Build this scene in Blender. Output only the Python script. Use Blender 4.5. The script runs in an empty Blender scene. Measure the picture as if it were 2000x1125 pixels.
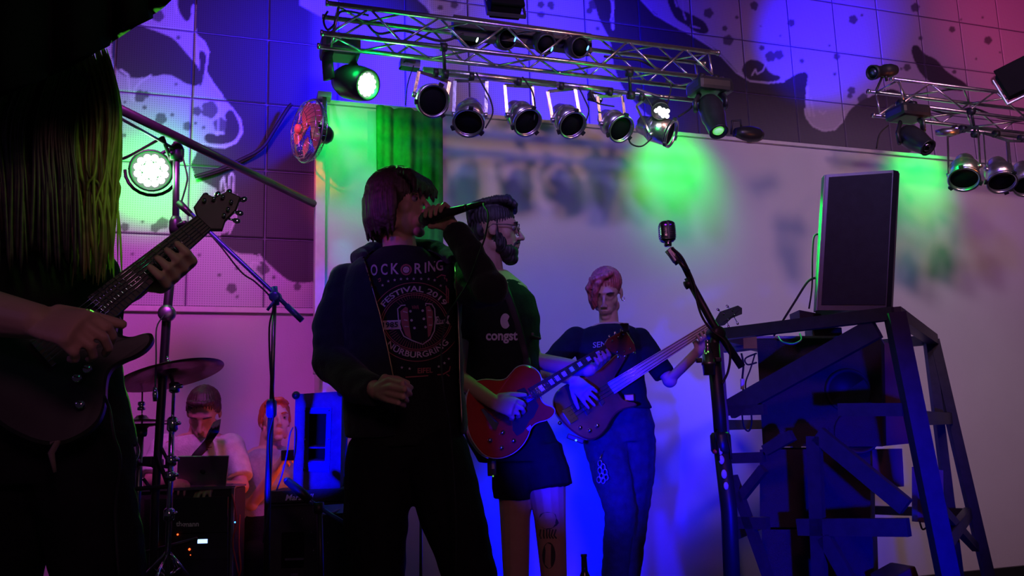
import bpy, bmesh, math, random
import numpy as np
from mathutils import Vector, Matrix, Euler
from mathutils.bvhtree import BVHTree
random.seed(7); np.random.seed(7)
SC = bpy.context.scene
COL = SC.collection
V = Vector
# ---------------------------------------------------------------- camera
FPX = 1700.0; PITCH = math.radians(9.7); ROLL = math.radians(1.8); CZ = 1.0
_F = V((0, math.cos(PITCH), math.sin(PITCH))); _U0 = V((0, -math.sin(PITCH), math.cos(PITCH))); _R0 = V((1, 0, 0))
_U = math.cos(ROLL)*_U0 + math.sin(ROLL)*_R0; _R = math.cos(ROLL)*_R0 - math.sin(ROLL)*_U0
EYE = V((0, 0, CZ))
cd = bpy.data.cameras.new('camera'); cam = bpy.data.objects.new('camera', cd); COL.objects.link(cam)
cd.sensor_width = 36; cd.lens = FPX/2000*36; cd.clip_start = .05; cd.clip_end = 100
cam.matrix_world = Matrix.Translation(EYE) @ Matrix(((_R.x, _U.x, -_F.x), (_R.y, _U.y, -_F.y), (_R.z, _U.z, -_F.z))).to_4x4()
SC.camera = cam
SC.view_settings.view_transform = 'Standard'; SC.view_settings.look = 'None'
SC.view_settings.exposure = 0.0; SC.view_settings.gamma = 1; SC.view_settings.use_curve_mapping = False
def ray(px, py): return _F + _R*((px-1000)/FPX) - _U*((py-562.5)/FPX)
def P(px, py, Y): r = ray(px, py); return EYE + r*(Y/r.y)
WM = .34; WN = math.sqrt(1+WM*WM); WD = V((1/WN, WM/WN, 0)); WNV = V((WM/WN, -1/WN, 0))   # wall direction, wall normal into the room
def PW(px, py, W): r = ray(px, py); return EYE + r*(W/(r.y-WM*r.x))
def WP(s, z, W, off=0): p = V((0, W, z)) + WD*s + WNV*off; return p
def pix(p):
    d = V(p)-EYE; z = d.dot(_F); return 1000+FPX*d.dot(_R)/z, 562.5-FPX*d.dot(_U)/z
# ---------------------------------------------------------------- world and lights
w = bpy.data.worlds.new('dim_hall'); SC.world = w; w.use_nodes = True
w.node_tree.nodes['Background'].inputs[0].default_value = (.10, .06, .16, 1); w.node_tree.nodes['Background'].inputs[1].default_value = .07
def spot(name, pos, target, color, watts, angle=40, blend=.6, size=.06):
    d = bpy.data.lights.new(name, 'SPOT'); d.color = color; d.energy = watts; d.spot_size = math.radians(angle); d.spot_blend = blend; d.shadow_soft_size = size
    o = bpy.data.objects.new(name, d); COL.objects.link(o); o.location = pos
    o.rotation_euler = (V(target)-V(pos)).to_track_quat('-Z', 'Y').to_euler(); return o
def point(name, pos, color, watts, size=.05):
    d = bpy.data.lights.new(name, 'POINT'); d.color = color; d.energy = watts; d.shadow_soft_size = size
    o = bpy.data.objects.new(name, d); COL.objects.link(o); o.location = pos; return o
W1, W2 = 4.7, 5.3           # white wall plane, mural wall plane
GREEN = (.0, 1, .09); BLUE = (.012, .008, 1); RED = (1, .06, .03); LILAC = (.62, .36, 1); PINK = (1, .16, .62)
spot('stage_wash_lilac_light', (1.1, -.6, 3.9), PW(1640, 540, W1), (.76, .60, .84), 280, 35, 1, .25)
spot('stage_wash_amber_light', (3.0, .6, 3.6), PW(1960, 560, W1), (1, .52, .60), 215, 66, 1, .2)
spot('stage_wash_violet_light', (.2, .2, 3.5), PW(1090, 440, W1), (.40, .30, 1), 260, 32, 1, .2)
spot('stage_wash_low_light', (.5, .2, 3.2), PW(1420, 1060, W1), (.75, .17, .35), 60, 34, 1, .2)
spot('mural_left_light', (-1.5, 2.3, 2.8), PW(380, 190, W2), (.70, .18, 1), 115, 62, 1, .15)
spot('left_wall_pink_light', (-1.3, 2.2, 3.1), PW(350, 660, W2), (1, .10, .74), 150, 57, 1, .2)
spot('left_wall_violet_light', (-1.0, 1.8, 3.2), PW(480, 700, W2), (.48, .05, 1), 115, 52, 1, .2)
spot('mural_violet_light', (1.0, .5, 3.0), PW(1500, 60, W2), (.13, .0, 1), 150, 100, 1, .2)
spot('mural_magenta_light', (2.6, 1.0, 3.2), PW(1900, 90, W2), (.85, .10, 1), 150, 54, 1, .2)
spot('mural_red_light', (3.4, 3.2, 3.6), PW(2060, 20, W2), (1, .03, .10), 200, 46, 1, .1)
spot('mural_blue_beam_light', PW(1620, 330, W1)+V((-.3, -1.0, .3)), PW(1600, 70, W2), (0, 0, 1), 700, 34, .9, .05)
spot('mural_blue_truss_light', PW(900, 60, W1)+V((-.2, -.4, -.1)), PW(640, 120, W2), (0, 0, 1), 480, 95, 1, .08)
spot('mural_blue_centre_light', PW(1200, 120, W1)+V((0, -.35, -.1)), PW(1130, 130, W2), (0, 0, 1), 220, 100, 1, .08)
spot('floor_blue_light', (-.3, 3.9, .15), PW(1090, 1000, W1), (0, 0, 1), 240, 62, 1, .06)
spot('wall_blue_pool_light', (.0, 3.3, 2.6), PW(1170, 850, W1), (0, 0, 1), 50, 56, 1, .05)
spot('front_blue_light', (-.12, 1.6, 1.0), P(1185, 850, 4.0), (0, 0, 1), 900, 23, .8, .04)
spot('front_blue_right_light', (1.0, .4, .6), P(1650, 1030, 3.1), (0, 0, 1), 700, 32, .9, .06)
spot('cabinet_blue_light', (-1.1, 1.9, .85), P(618, 862, 3.75), (0, 0, 1), 1000, 13.5, .3, .03)
spot('front_dim_fill_light', (.6, -1.0, 2.2), P(850, 620, 3.0), (1, .36, .62), 34, 60, 1, .3)
spot('truss_rose_fill_light', (2.6, 1.6, 3.2), PW(1000, 90, W1), (1, .46, .45), 170, 42, 1, .1)  # added unseen fill that brightens the truss and cans
spot('truss_orange_light', P(2080, 330, 3.9), P(1830, 215, 4.3), (1, .2, .05), 14, 60, 1, .05)
spot('hair_green_fill_light', (.35, 1.2, 1.7), P(188, 385, 1.62), (.4, 1, .08), 18, 13, .8, .03)  # added spot without a lamp, brightens the hanging strands
spot('singer_magenta_light', (-2.2, 1.7, 2.5), P(750, 450, 3.0), (.75, .06, .9), 34, 11, .8, .05)
spot('singer_blue_light', (-1.5, 1.4, 2.6), P(690, 560, 3.0), (.02, .02, 1), 45, 18, .8, .05)
spot('hair_teal_fill_light', (.2, .6, 2.2), P(90, 300, 1.6), (.03, 1, .40), 5, 34, 1, .1)  # added faint fill for the long hair, no lamp behind it
spot('front_left_violet_light', (-2.4, .2, 2.0), P(110, 630, 1.45), (.5, .22, 1), 6, 22, 1, .1)
spot('red_side_light', (-1.5, 2.5, 2.6), PW(592, 310, W1), (1, .07, .02), 210, 15, .9, .04)
spot('red_low_light', (-.78, 4.15, .75), P(430, 900, 4.27), (1, .10, .02), 5, 100, 1, .04)
# ---------------------------------------------------------------- materials
def mat(name, col, rough=.6, metal=0, var=.15, scale=30, bump=0, bscale=120, emit=None, estr=0, spec=.5, coat=0, sheen=0, trans=0, alpha=1):
    m = bpy.data.materials.new(name); m.use_nodes = True; nt = m.node_tree; b = nt.nodes['Principled BSDF']
    b.inputs['Roughness'].default_value = rough; b.inputs['Metallic'].default_value = metal
    b.inputs['Specular IOR Level'].default_value = spec; b.inputs['Coat Weight'].default_value = coat; b.inputs['Coat Roughness'].default_value = .1
    if sheen: b.inputs['Sheen Weight'].default_value = sheen
    if trans: b.inputs['Transmission Weight'].default_value = trans
    tc = nt.nodes.new('ShaderNodeTexCoord'); n = nt.nodes.new('ShaderNodeTexNoise'); n.inputs['Scale'].default_value = scale; n.inputs['Detail'].default_value = 4
    nt.links.new(tc.outputs['Object'], n.inputs['Vector'])
    r = nt.nodes.new('ShaderNodeValToRGB'); r.color_ramp.elements[0].position = .3; r.color_ramp.elements[1].position = .7
    c = V(col); r.color_ramp.elements[0].color = (*[x*(1-var) for x in c], 1); r.color_ramp.elements[1].color = (*[min(1, x*(1+var)) for x in c], 1)
    nt.links.new(n.outputs['Fac'], r.inputs['Fac']); nt.links.new(r.outputs['Color'], b.inputs['Base Color'])
    if bump:
        n2 = nt.nodes.new('ShaderNodeTexNoise'); n2.inputs['Scale'].default_value = bscale; n2.inputs['Detail'].default_value = 3
        nt.links.new(tc.outputs['Object'], n2.inputs['Vector'])
        bp = nt.nodes.new('ShaderNodeBump'); bp.inputs['Strength'].default_value = bump; bp.inputs['Distance'].default_value = .01
        nt.links.new(n2.outputs['Fac'], bp.inputs['Height']); nt.links.new(bp.outputs['Normal'], b.inputs['Normal'])
    if emit: b.inputs['Emission Color'].default_value = (*emit, 1); b.inputs['Emission Strength'].default_value = estr
    return m
M = {}
M['white_wall'] = mat('white_painted_wall', (.62, .60, .58), .85, bump=.08, var=.03, scale=3)
M['lower_wall'] = mat('plaster_wall', (.55, .52, .52), .85, bump=.1, var=.04, scale=3)
M['white_trim'] = mat('white_painted_wood', (.65, .62, .6), .6, var=.05)
M['gap'] = mat('dark_joint', (.14, .12, .17), .9)
M['floor'] = mat('black_stage_floor', (.02, .02, .022), .7, bump=.2)
M['black'] = mat('matt_black_metal', (.018, .018, .02), .45)
M['blackplastic'] = mat('black_plastic', (.022, .022, .024), .35)
M['rubber'] = mat('black_rubber', (.012, .012, .013), .6)
M['alu'] = mat('brushed_aluminium', (.62, .58, .56), .28, .95, bump=.1, bscale=60)
M['chrome'] = mat('chrome_metal', (.75, .75, .77), .12, 1)
M['candark'] = mat('dark_can_interior', (.006, .006, .007), .8, spec=.1)
M['steel'] = mat('grey_steel', (.28, .28, .3), .35, .9)
M['drape'] = mat('black_drape_cloth', (.006, .007, .006), .95, bump=.3, bscale=40, spec=.05)
M['curtain'] = mat('green_lit_curtain_cloth', (.02, .30, .04), .9, bump=.3, bscale=60)  # green stage light is put into the cloth colour
M['bluecloth'] = mat('blue_carpet_covering', (.10, .10, .14), .9, bump=.6, bscale=300)
M['tolex'] = mat('black_tolex', (.02, .02, .022), .55, bump=.4, bscale=400)
M['wood_brown'] = mat('stained_brown_wood', (.16, .05, .035), .5, scale=6, var=.3)
M['yellow'] = mat('yellow_plastic', (.95, .5, .06), .4)
# ---------------------------------------------------------------- mesh builder
class MB:
    def __init__(s): s.v = []; s.f = []; s.sm = []
    def add(s, vs, fs, smooth=True):
        o = len(s.v); s.v += [V(x) for x in vs]; s.f += [tuple(i+o for i in f) for f in fs]; s.sm += [smooth]*len(fs); return s
    def box(s, c, size, R=None, bev=0):
        R = R or Matrix.Identity(3); hx, hy, hz = [x/2 for x in size]; c = V(c)
        if bev <= 0:
            vs = [c + R @ V((x*hx, y*hy, z*hz)) for x in (-1, 1) for y in (-1, 1) for z in (-1, 1)]
            s.add(vs, [(0, 1, 3, 2), (4, 6, 7, 5), (0, 4, 5, 1), (2, 3, 7, 6), (0, 2, 6, 4), (1, 5, 7, 3)], False)
        else:
            bm = bmesh.new(); bmesh.ops.create_cube(bm, size=1)
            bmesh.ops.scale(bm, vec=size, verts=bm.verts); bmesh.ops.bevel(bm, geom=bm.edges[:], offset=bev, segments=2, affect='EDGES', profile=.6)
            bm.verts.index_update(); s.add([c + R @ v.co for v in bm.verts], [[v.index for v in f.verts] for f in bm.faces], False); bm.free()
        return s
    def tube(s, pts, r, n=8, cap=True, ell=None):
        pts = [V(p) for p in pts]; k = len(pts); rs = r if isinstance(r, (list, tuple)) else [r]*k
        vs = []; fs = []; t0 = (pts[1]-pts[0]).normalized(); a = t0.orthogonal().normalized()
        if ell: a = (V(ell[0]) - t0*V(ell[0]).dot(t0)).normalized()
        for i, p in enumerate(pts):
            t = (pts[min(i+1, k-1)]-pts[max(i-1, 0)])
            t = t.normalized() if t.length > 1e-9 else t0
            a = (a - t*a.dot(t)); a = a.normalized() if a.length > 1e-6 else t.orthogonal().normalized(); b = t.cross(a)
            e = ell[1] if ell else 1
            for j in range(n):
                q = 2*math.pi*j/n; vs.append(p + a*math.cos(q)*rs[i] + b*math.sin(q)*rs[i]*e)
        for i in range(k-1):
            for j in range(n): fs.append((i*n+j, i*n+(j+1) % n, (i+1)*n+(j+1) % n, (i+1)*n+j))
        if cap: fs.append(tuple(range(n-1, -1, -1))); fs.append(tuple((k-1)*n+j for j in range(n)))
        return s.add(vs, fs)
    def lathe(s, prof, origin=(0, 0, 0), axis=(0, 0, 1), n=24, closed=True):
        ax = V(axis).normalized(); a = ax.orthogonal().normalized(); b = ax.cross(a); o = V(origin); vs = []; fs = []; k = len(prof)
        for r, z in prof:
            for j in range(n): q = 2*math.pi*j/n; vs.append(o + ax*z + (a*math.cos(q)+b*math.sin(q))*r)
        for i in range(k-1):
            for j in range(n): fs.append((i*n+j, i*n+(j+1) % n, (i+1)*n+(j+1) % n, (i+1)*n+j))
        if closed: fs.append(tuple(range(n-1, -1, -1))); fs.append(tuple((k-1)*n+j for j in range(n)))
        return s.add(vs, fs)
    def ball(s, c, r, R=None, nu=16, nv=10):
        R = R or Matrix.Identity(3); rr = r if isinstance(r, (list, tuple)) else (r, r, r); c = V(c); vs = [c + R @ V((0, 0, rr[2]))]; fs = []
        for i in range(1, nv):
            t = math.pi*i/nv
            for j in range(nu): q = 2*math.pi*j/nu; vs.append(c + R @ V((rr[0]*math.sin(t)*math.cos(q), rr[1]*math.sin(t)*math.sin(q), rr[2]*math.cos(t))))
        vs.append(c + R @ V((0, 0, -rr[2]))); L = len(vs)-1
        for j in range(nu): fs.append((0, 1+j, 1+(j+1) % nu)); fs.append((L, 1+(nv-2)*nu+(j+1) % nu, 1+(nv-2)*nu+j))
        for i in range(nv-2):
            for j in range(nu): a = 1+i*nu+j; b = 1+i*nu+(j+1) % nu; fs.append((a, a+nu, b+nu, b))
        return s.add(vs, fs)
    def prism(s, poly, o, X, Y, Z, depth, smooth=False):
        """poly 2D -> extruded plate: o + x*X + y*Y, thickness along Z"""
        o = V(o); X = V(X); Y = V(Y); Z = V(Z); n = len(poly)
        A = [o + X*p[0] + Y*p[1] for p in poly]; B = [a + Z*depth for a in A]
        s.add(A+B, [tuple(range(n-1, -1, -1)), tuple(range(n, 2*n))] + [(i, (i+1) % n, n+(i+1) % n, n+i) for i in range(n)], smooth); return s
    def beam(s, a, b, wd, ht, up=(0, 0, 1)):
        a = V(a); b = V(b); t = (b-a).normalized(); u = V(up); u = (u-t*u.dot(t)).normalized(); x = t.cross(u)
        R = Matrix((x, t, u)).transposed(); return s.box((a+b)/2, (wd, (b-a).length, ht), R)
    def xf(s, Mx): s.v = [Mx @ v for v in s.v]; return s
    def build(s, name, m, parent=None, kind=None, label=None, smooth=None):
        me = bpy.data.meshes.new(name); base = V((0, 0, 0))
        if parent is not None: base = wloc(parent)
        me.from_pydata([tuple(v-base) for v in s.v], [], s.f)
        me.polygons.foreach_set('use_smooth', s.sm if smooth is None else [smooth]*len(s.f))
        bm = bmesh.new(); bm.from_mesh(me); bmesh.ops.recalc_face_normals(bm, faces=bm.faces); bm.to_mesh(me); bm.free()
        me.materials.append(M[m] if isinstance(m, str) else m)
        o = bpy.data.objects.new(name, me); COL.objects.link(o)
        if parent is not None: o.parent = parent
        if kind: o['kind'] = kind
        if label: o['label'] = label
        return o
def wloc(o):
    p = V(o.location)
    while o.parent: o = o.parent; p += V(o.location)
    return p
def tag(o, label, cat, group=None):
    o['label'] = label; o['category'] = cat
    if group: o['group'] = group
    return o
def thing(name, label, cat, loc=(0, 0, 0), group=None):
    o = bpy.data.objects.new(name, None); o.empty_display_size = .1; COL.objects.link(o); o.location = loc; return tag(o, label, cat, group)
def kids(o): return [c for c in bpy.data.objects if c.parent is o]
def copy_tree(o, parent=None, ch=None):
    c = o.copy(); COL.objects.link(c)
    if parent is not None: c.parent = parent
    for k in kids(o): copy_tree(k, c)
    return c
def rotm(axis, deg): return Matrix.Rotation(math.radians(deg), 3, axis)
def frame(x, z):
    """3x3 with columns X, Y, Z, given X and approximate Z"""
    x = V(x).normalized(); z = V(z); z = (z-x*z.dot(x)).normalized(); y = z.cross(x); return Matrix((x, y, z)).transposed()
def smooth_path(pts, k=6):
    pts = [V(p) for p in pts]; out = []
    for i in range(len(pts)-1):
        p0 = pts[max(i-1, 0)]; p1 = pts[i]; p2 = pts[i+1]; p3 = pts[min(i+2, len(pts)-1)]
        for j in range(k):
            t = j/k; out.append(.5*((2*p1)+(p2-p0)*t+(2*p0-5*p1+4*p2-p3)*t*t+(3*p1-p0-3*p2+p3)*t**3))
    out.append(pts[-1]); return out
def cable(name, pts, r, label, m='rubber', group=None, parent=None):
    o = MB().tube(smooth_path(pts), r, 6).build(name, m, parent)
    if parent is None: tag(o, label, 'cable', group)
    return o
def text2d(s, size=1.0, font_bold=0.0, ext=None):
    """flat text outline mesh: verts (x, y) and faces, centred on x, baseline 0"""
    cu = bpy.data.curves.new('t', 'FONT'); cu.body = s; cu.size = size; cu.offset = font_bold; cu.resolution_u = 3; cu.align_x = 'CENTER'
    ob = bpy.data.objects.new('t', cu); COL.objects.link(ob); dg = bpy.context.evaluated_depsgraph_get(); me = ob.evaluated_get(dg).to_mesh()
    vs = [(v.co.x, v.co.y) for v in me.vertices]; fs = [tuple(p.vertices) for p in me.polygons]
    ob.evaluated_get(dg).to_mesh_clear(); bpy.data.objects.remove(ob); bpy.data.curves.remove(cu); return vs, fs
# ---------------------------------------------------------------- mural wall
def T(ox, oy, k, pts): return [(ox+x/k, oy+y/k)+tuple(z/k for z in r) for x, y, *r in pts]
def inpoly(X, Y, poly):
    c = np.zeros(X.shape, bool); n = len(poly)
    for i in range(n):
        x1, y1 = poly[i][:2]; x2, y2 = poly[(i+1) % n][:2]
        if y1 == y2: continue
        m = ((y1 > Y) != (y2 > Y)) & (X < (x2-x1)*(Y-y1)/(y2-y1)+x1); c ^= m
    return c
def smooth2(poly, k=2):
    for _ in range(k):
        q = []
        for i in range(len(poly)):
            a = poly[i]; b = poly[(i+1) % len(poly)]; q += [(a[0]*.75+b[0]*.25, a[1]*.75+b[1]*.25), (a[0]*.25+b[0]*.75, a[1]*.25+b[1]*.75)]
        poly = q
    return poly
def segd(X, Y, pts):
    d = np.full(X.shape, 1e9)
    for (x1, y1), (x2, y2) in zip(pts[:-1], pts[1:]):
        L = (x2-x1)**2+(y2-y1)**2; t = np.clip(((X-x1)*(x2-x1)+(Y-y1)*(y2-y1))/max(L, 1e-6), 0, 1)
        d = np.minimum(d, np.hypot(X-x1-t*(x2-x1), Y-y1-t*(y2-y1)))
    return d
A = lambda pts: T(200, 0, 3.409, pts)
B = lambda pts: T(200, 300, 3.309, pts)
Cc = lambda pts: T(1150, 0, 2.353, pts)
D3 = lambda pts: T(1000, 0, 3.308, pts)
lightL = smooth2(A([(150, 120), (300, 60), (420, -60), (500, -60), (500, 60), (555, 150), (590, 120), (590, 30), (625, 30), (620, 230), (680, 280), (712, 340), (700, 430), (690, 480), (740, 560), (800, 640), (860, 710), (920, 800), (932, 880), (890, 955), (820, 985), (740, 975), (660, 955), (560, 1150), (820, 1290), (790, 1600), (600, 2300), (-700, 2300), (-700, 300)]), 1)
darkL = [smooth2(A([(60, 180), (200, 130), (280, 180), (380, 215), (470, 250), (540, 330), (600, 400), (640, 440), (655, 540), (630, 575), (560, 560), (500, 520), (430, 490), (340, 510), (240, 520), (150, 515), (60, 430)])),
         smooth2(A([(810, 760), (860, 720), (900, 790), (918, 860), (890, 930), (820, 962), (680, 955), (680, 890), (740, 890), (810, 890), (830, 820)])),
         smooth2(A([(640, 330), (690, 350), (690, 420), (660, 580), (640, 560), (650, 450)]), 1)]
lightL2 = smooth2(B([(-300, 560), (690, 530), (760, 560), (800, 600), (880, 650), (1010, 650), (1100, 740), (1180, 810), (1250, 838), (1420, 825), (1500, 1100), (-300, 1100)]), 2)
lightL3 = smooth2(B([(660, 520), (700, 300), (830, 220), (870, 300), (860, 430), (820, 520)]), 2)
darkR = smooth2(Cc([(-60, -260), (40, 60), (100, 170), (110, 300), (160, 420), (300, 560), (600, 720), (1500, 800), (1500, 470), (1400, 400), (1330, 430), (1280, 445), (1200, 500), (1170, 560), (1110, 605), (1060, 600), (1010, 560), (992, 500), (1000, 400), (1010, 330), (960, 335), (900, 375), (830, 385), (760, 380), (700, 350), (640, 280), (580, 220), (480, 165), (380, 110), (300, 60), (200, -40), (100, -260)]), 2)
darkR2 = [smooth2(p) for p in (Cc([(1480, 215), (1510, 202), (1540, 250), (1600, 270), (1640, 330), (1760, 395), (1700, 430), (1540, 370), (1490, 270)]),
          Cc([(350, -30), (400, -20), (412, 40), (460, 60), (500, 80), (540, 105), (555, 155), (500, 155), (440, 110), (390, 85)]),
          Cc([(700, 310), (740, 268), (800, 285), (832, 340), (885, 350), (870, 374), (760, 378), (715, 355)]),
          D3([(540, -60), (590, -60), (600, 90), (655, 215), (660, 300), (580, 160), (540, 60)]),
          T(600, 0, 3.308, [(130, -60), (640, -60), (790, 60), (790, 120), (300, 60), (200, 10)]))]
midR = Cc([(560, 520), (1000, 520), (1050, 700), (450, 700)])
circ = A([(715, 730, 55), (630, 740, 30), (390, 790, 38), (565, 840, 30), (620, 820, 10), (675, 850, 12), (785, 830, 45), (250, 640, 40), (280, 715, 15), (150, 680, 10), (465, 765, 13), (370, 105, 40), (505, 250, 14), (290, 630, 24), (490, 560, 10), (145, 900, 14)]) \
    + B([(390, 450, 38), (340, 480, 30), (145, 475, 28), (835, 870, 33), (755, 785, 12), (1260, 860, 24), (1040, 740, 42), (625, 655, 11), (260, 440, 10), (870, 925, 10), (870, 740, 12), (195, 650, 10), (1108, 800, 12)]) \
    + Cc([(625, 130, 12), (640, 185, 24), (550, 60, 22), (760, 25, 18), (765, 40, 9), (930, 105, 17), (1215, 90, 20), (1255, 70, 6), (1500, 35, 20), (1670, 135, 14), (1835, 185, 18), (1460, 310, 14), (1140, 260, 15), (790, 120, 4), (1525, 175, 10), (680, 80, 8), (835, 260, 24), (795, 220, 12), (880, 165, 5), (1710, 90, 5), (1810, 80, 5), (1200, 440, 12), (1105, 210, 5), (1870, 370, 22), (1780, 270, 5), (1680, 330, 10), (40, 130, 8), (20, 20, 22), (1890, 240, 5), (980, 280, 10), (1130, 340, 7)]) \
    + T(1500, 80, 3.308, [(70, 90, 30), (540, 320, 24), (620, 380, 40), (900, 170, 22), (860, 180, 8), (215, 130, 12)]) + T(600, 0, 3.308, [(1510, 30, 22), (1580, 50, 14), (1495, 95, 10), (950, 30, 25), (860, 50, 18)]) + D3([(190, 95, 20), (250, 30, 22), (500, 70, 20), (555, 185, 12)])
strokes = [(A([(620, 40), (600, 170), (625, 280), (640, 440)]), 2.2), (A([(480, 0), (495, 90)]), 2), (A([(120, 465), (170, 500), (190, 660)]), 2.6), (A([(205, 670), (215, 590), (260, 540), (320, 505)]), 2.6), (A([(775, 670), (770, 900), (740, 885), (810, 888)]), 1.5),
           (A([(640, 440), (600, 390), (575, 360)]), 1.4), (A([(860, 715), (920, 800), (932, 880), (890, 950), (820, 980), (740, 975), (660, 955)]), 1.6), (A([(620, 230), (680, 280), (708, 345), (695, 430), (690, 480), (740, 560), (800, 640)]), 1.6), (A([(640, 320), (700, 350)]), 1.2),
           (B([(765, 235), (768, 180), (785, 150), (790, 200), (800, 240)]), 2), (B([(820, 245), (820, 150), (835, 125), (850, 150), (845, 240)]), 2), (B([(960, 740), (965, 700), (1000, 705), (1020, 720)]), 1.6), (B([(1010, 650), (1050, 700), (1100, 745), (1180, 812)]), 1.2), (B([(870, 270), (865, 420), (820, 520)]), 1.3),
           (D3([(640, -10), (650, 60), (640, 130), (652, 190)]), 1.8), (D3([(655, -10), (655, 190)]), 1.4), (Cc([(240, 0), (300, 65), (380, 112), (480, 165), (560, 215), (610, 260), (680, 335), (740, 372), (830, 382), (900, 375)]), 1.3), (Cc([(750, 345), (765, 320), (775, 340), (800, 325), (815, 290)]), 1.5),
           (Cc([(992, 500), (1000, 540), (1030, 580), (1080, 602), (1130, 595), (1165, 560), (1175, 510)]), 1.6), (Cc([(1005, 400), (1003, 470), (1015, 530)]), 3), (Cc([(1020, 450), (1035, 535)]), 2), (Cc([(430, 0), (435, 60), (445, 90)]), 1.4), (Cc([(455, -10), (470, 50), (472, 120), (510, 130)]), 1.4), (Cc([(395, 0), (405, 30)]), 1.6), (Cc([(1285, 445), (1320, 420)]), 2), (Cc([(1060, 510), (1075, 525), (1090, 510)]), 1.6)]
strokes += [(T(600, 0, 3.308, [(790, 0), (780, 40), (810, 80), (870, 70)]), 2), (T(600, 0, 3.308, [(1005, 0), (1000, 60), (960, 80)]), 2)]
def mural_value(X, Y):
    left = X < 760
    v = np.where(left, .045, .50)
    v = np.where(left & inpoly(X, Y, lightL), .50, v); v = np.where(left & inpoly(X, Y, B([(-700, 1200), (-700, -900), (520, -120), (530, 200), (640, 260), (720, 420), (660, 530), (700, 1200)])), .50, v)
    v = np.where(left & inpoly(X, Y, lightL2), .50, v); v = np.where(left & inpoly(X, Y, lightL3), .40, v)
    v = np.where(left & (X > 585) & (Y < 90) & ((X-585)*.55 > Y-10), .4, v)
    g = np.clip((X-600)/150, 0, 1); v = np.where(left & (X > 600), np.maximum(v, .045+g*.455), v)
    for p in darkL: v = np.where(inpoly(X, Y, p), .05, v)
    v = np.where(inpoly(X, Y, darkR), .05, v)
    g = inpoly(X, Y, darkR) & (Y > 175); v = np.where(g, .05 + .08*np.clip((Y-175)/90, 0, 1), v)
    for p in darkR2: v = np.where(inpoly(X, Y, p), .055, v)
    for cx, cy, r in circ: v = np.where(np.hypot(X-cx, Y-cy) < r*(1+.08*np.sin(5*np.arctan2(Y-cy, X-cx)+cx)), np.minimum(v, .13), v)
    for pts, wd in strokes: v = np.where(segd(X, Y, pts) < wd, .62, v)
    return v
def mural_mat():
    m = bpy.data.materials.new('painted_perforated_panel'); m.use_nodes = True; nt = m.node_tree; b = nt.nodes['Principled BSDF']; b.inputs['Roughness'].default_value = .7
    at = nt.nodes.new('ShaderNodeAttribute'); at.attribute_name = 'paint'
    tc = nt.nodes.new('ShaderNodeTexCoord'); sc = nt.nodes.new('ShaderNodeVectorMath'); sc.operation = 'SCALE'; sc.inputs['Scale'].default_value = 78
    fr = nt.nodes.new('ShaderNodeVectorMath'); fr.operation = 'FRACTION'; sb = nt.nodes.new('ShaderNodeVectorMath'); sb.operation = 'SUBTRACT'; sb.inputs[1].default_value = (.5, .5, .5)
    mu = nt.nodes.new('ShaderNodeVectorMath'); mu.operation = 'MULTIPLY'; mu.inputs[1].default_value = (1, 0, 1); ln = nt.nodes.new('ShaderNodeVectorMath'); ln.operation = 'LENGTH'
    gt = nt.nodes.new('ShaderNodeMapRange'); gt.inputs['From Min'].default_value = .18; gt.inputs['From Max'].default_value = .3; gt.inputs['To Min'].default_value = .6
    mx = nt.nodes.new('ShaderNodeVectorMath'); mx.operation = 'SCALE'
    L = nt.links.new
    L(tc.outputs['UV'], sc.inputs[0]); L(sc.outputs[0], fr.inputs[0]); L(fr.outputs[0], sb.inputs[0]); L(sb.outputs[0], mu.inputs[0]); L(mu.outputs[0], ln.inputs[0]); L(ln.outputs['Value'], gt.inputs['Value'])
    mu.inputs[1].default_value = (1, 1, 0)
    L(at.outputs['Color'], mx.inputs[0]); L(gt.outputs[0], mx.inputs['Scale']); L(mx.outputs[0], b.inputs['Base Color']); return m
M['mural'] = mural_mat()
ns = 6.0
s0 = (PW(1447, 33, W2)-V((0, W2, 0))).dot(WD)
TW, TH = .411, .4025
wall_back = MB().box(WP(.9, 2.5, W2, -.062), (9.2, .1, 5.4), frame(WD, (0, 0, 1))).build('wall_back', 'gap', kind='structure')
ns = []
N = 54
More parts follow.
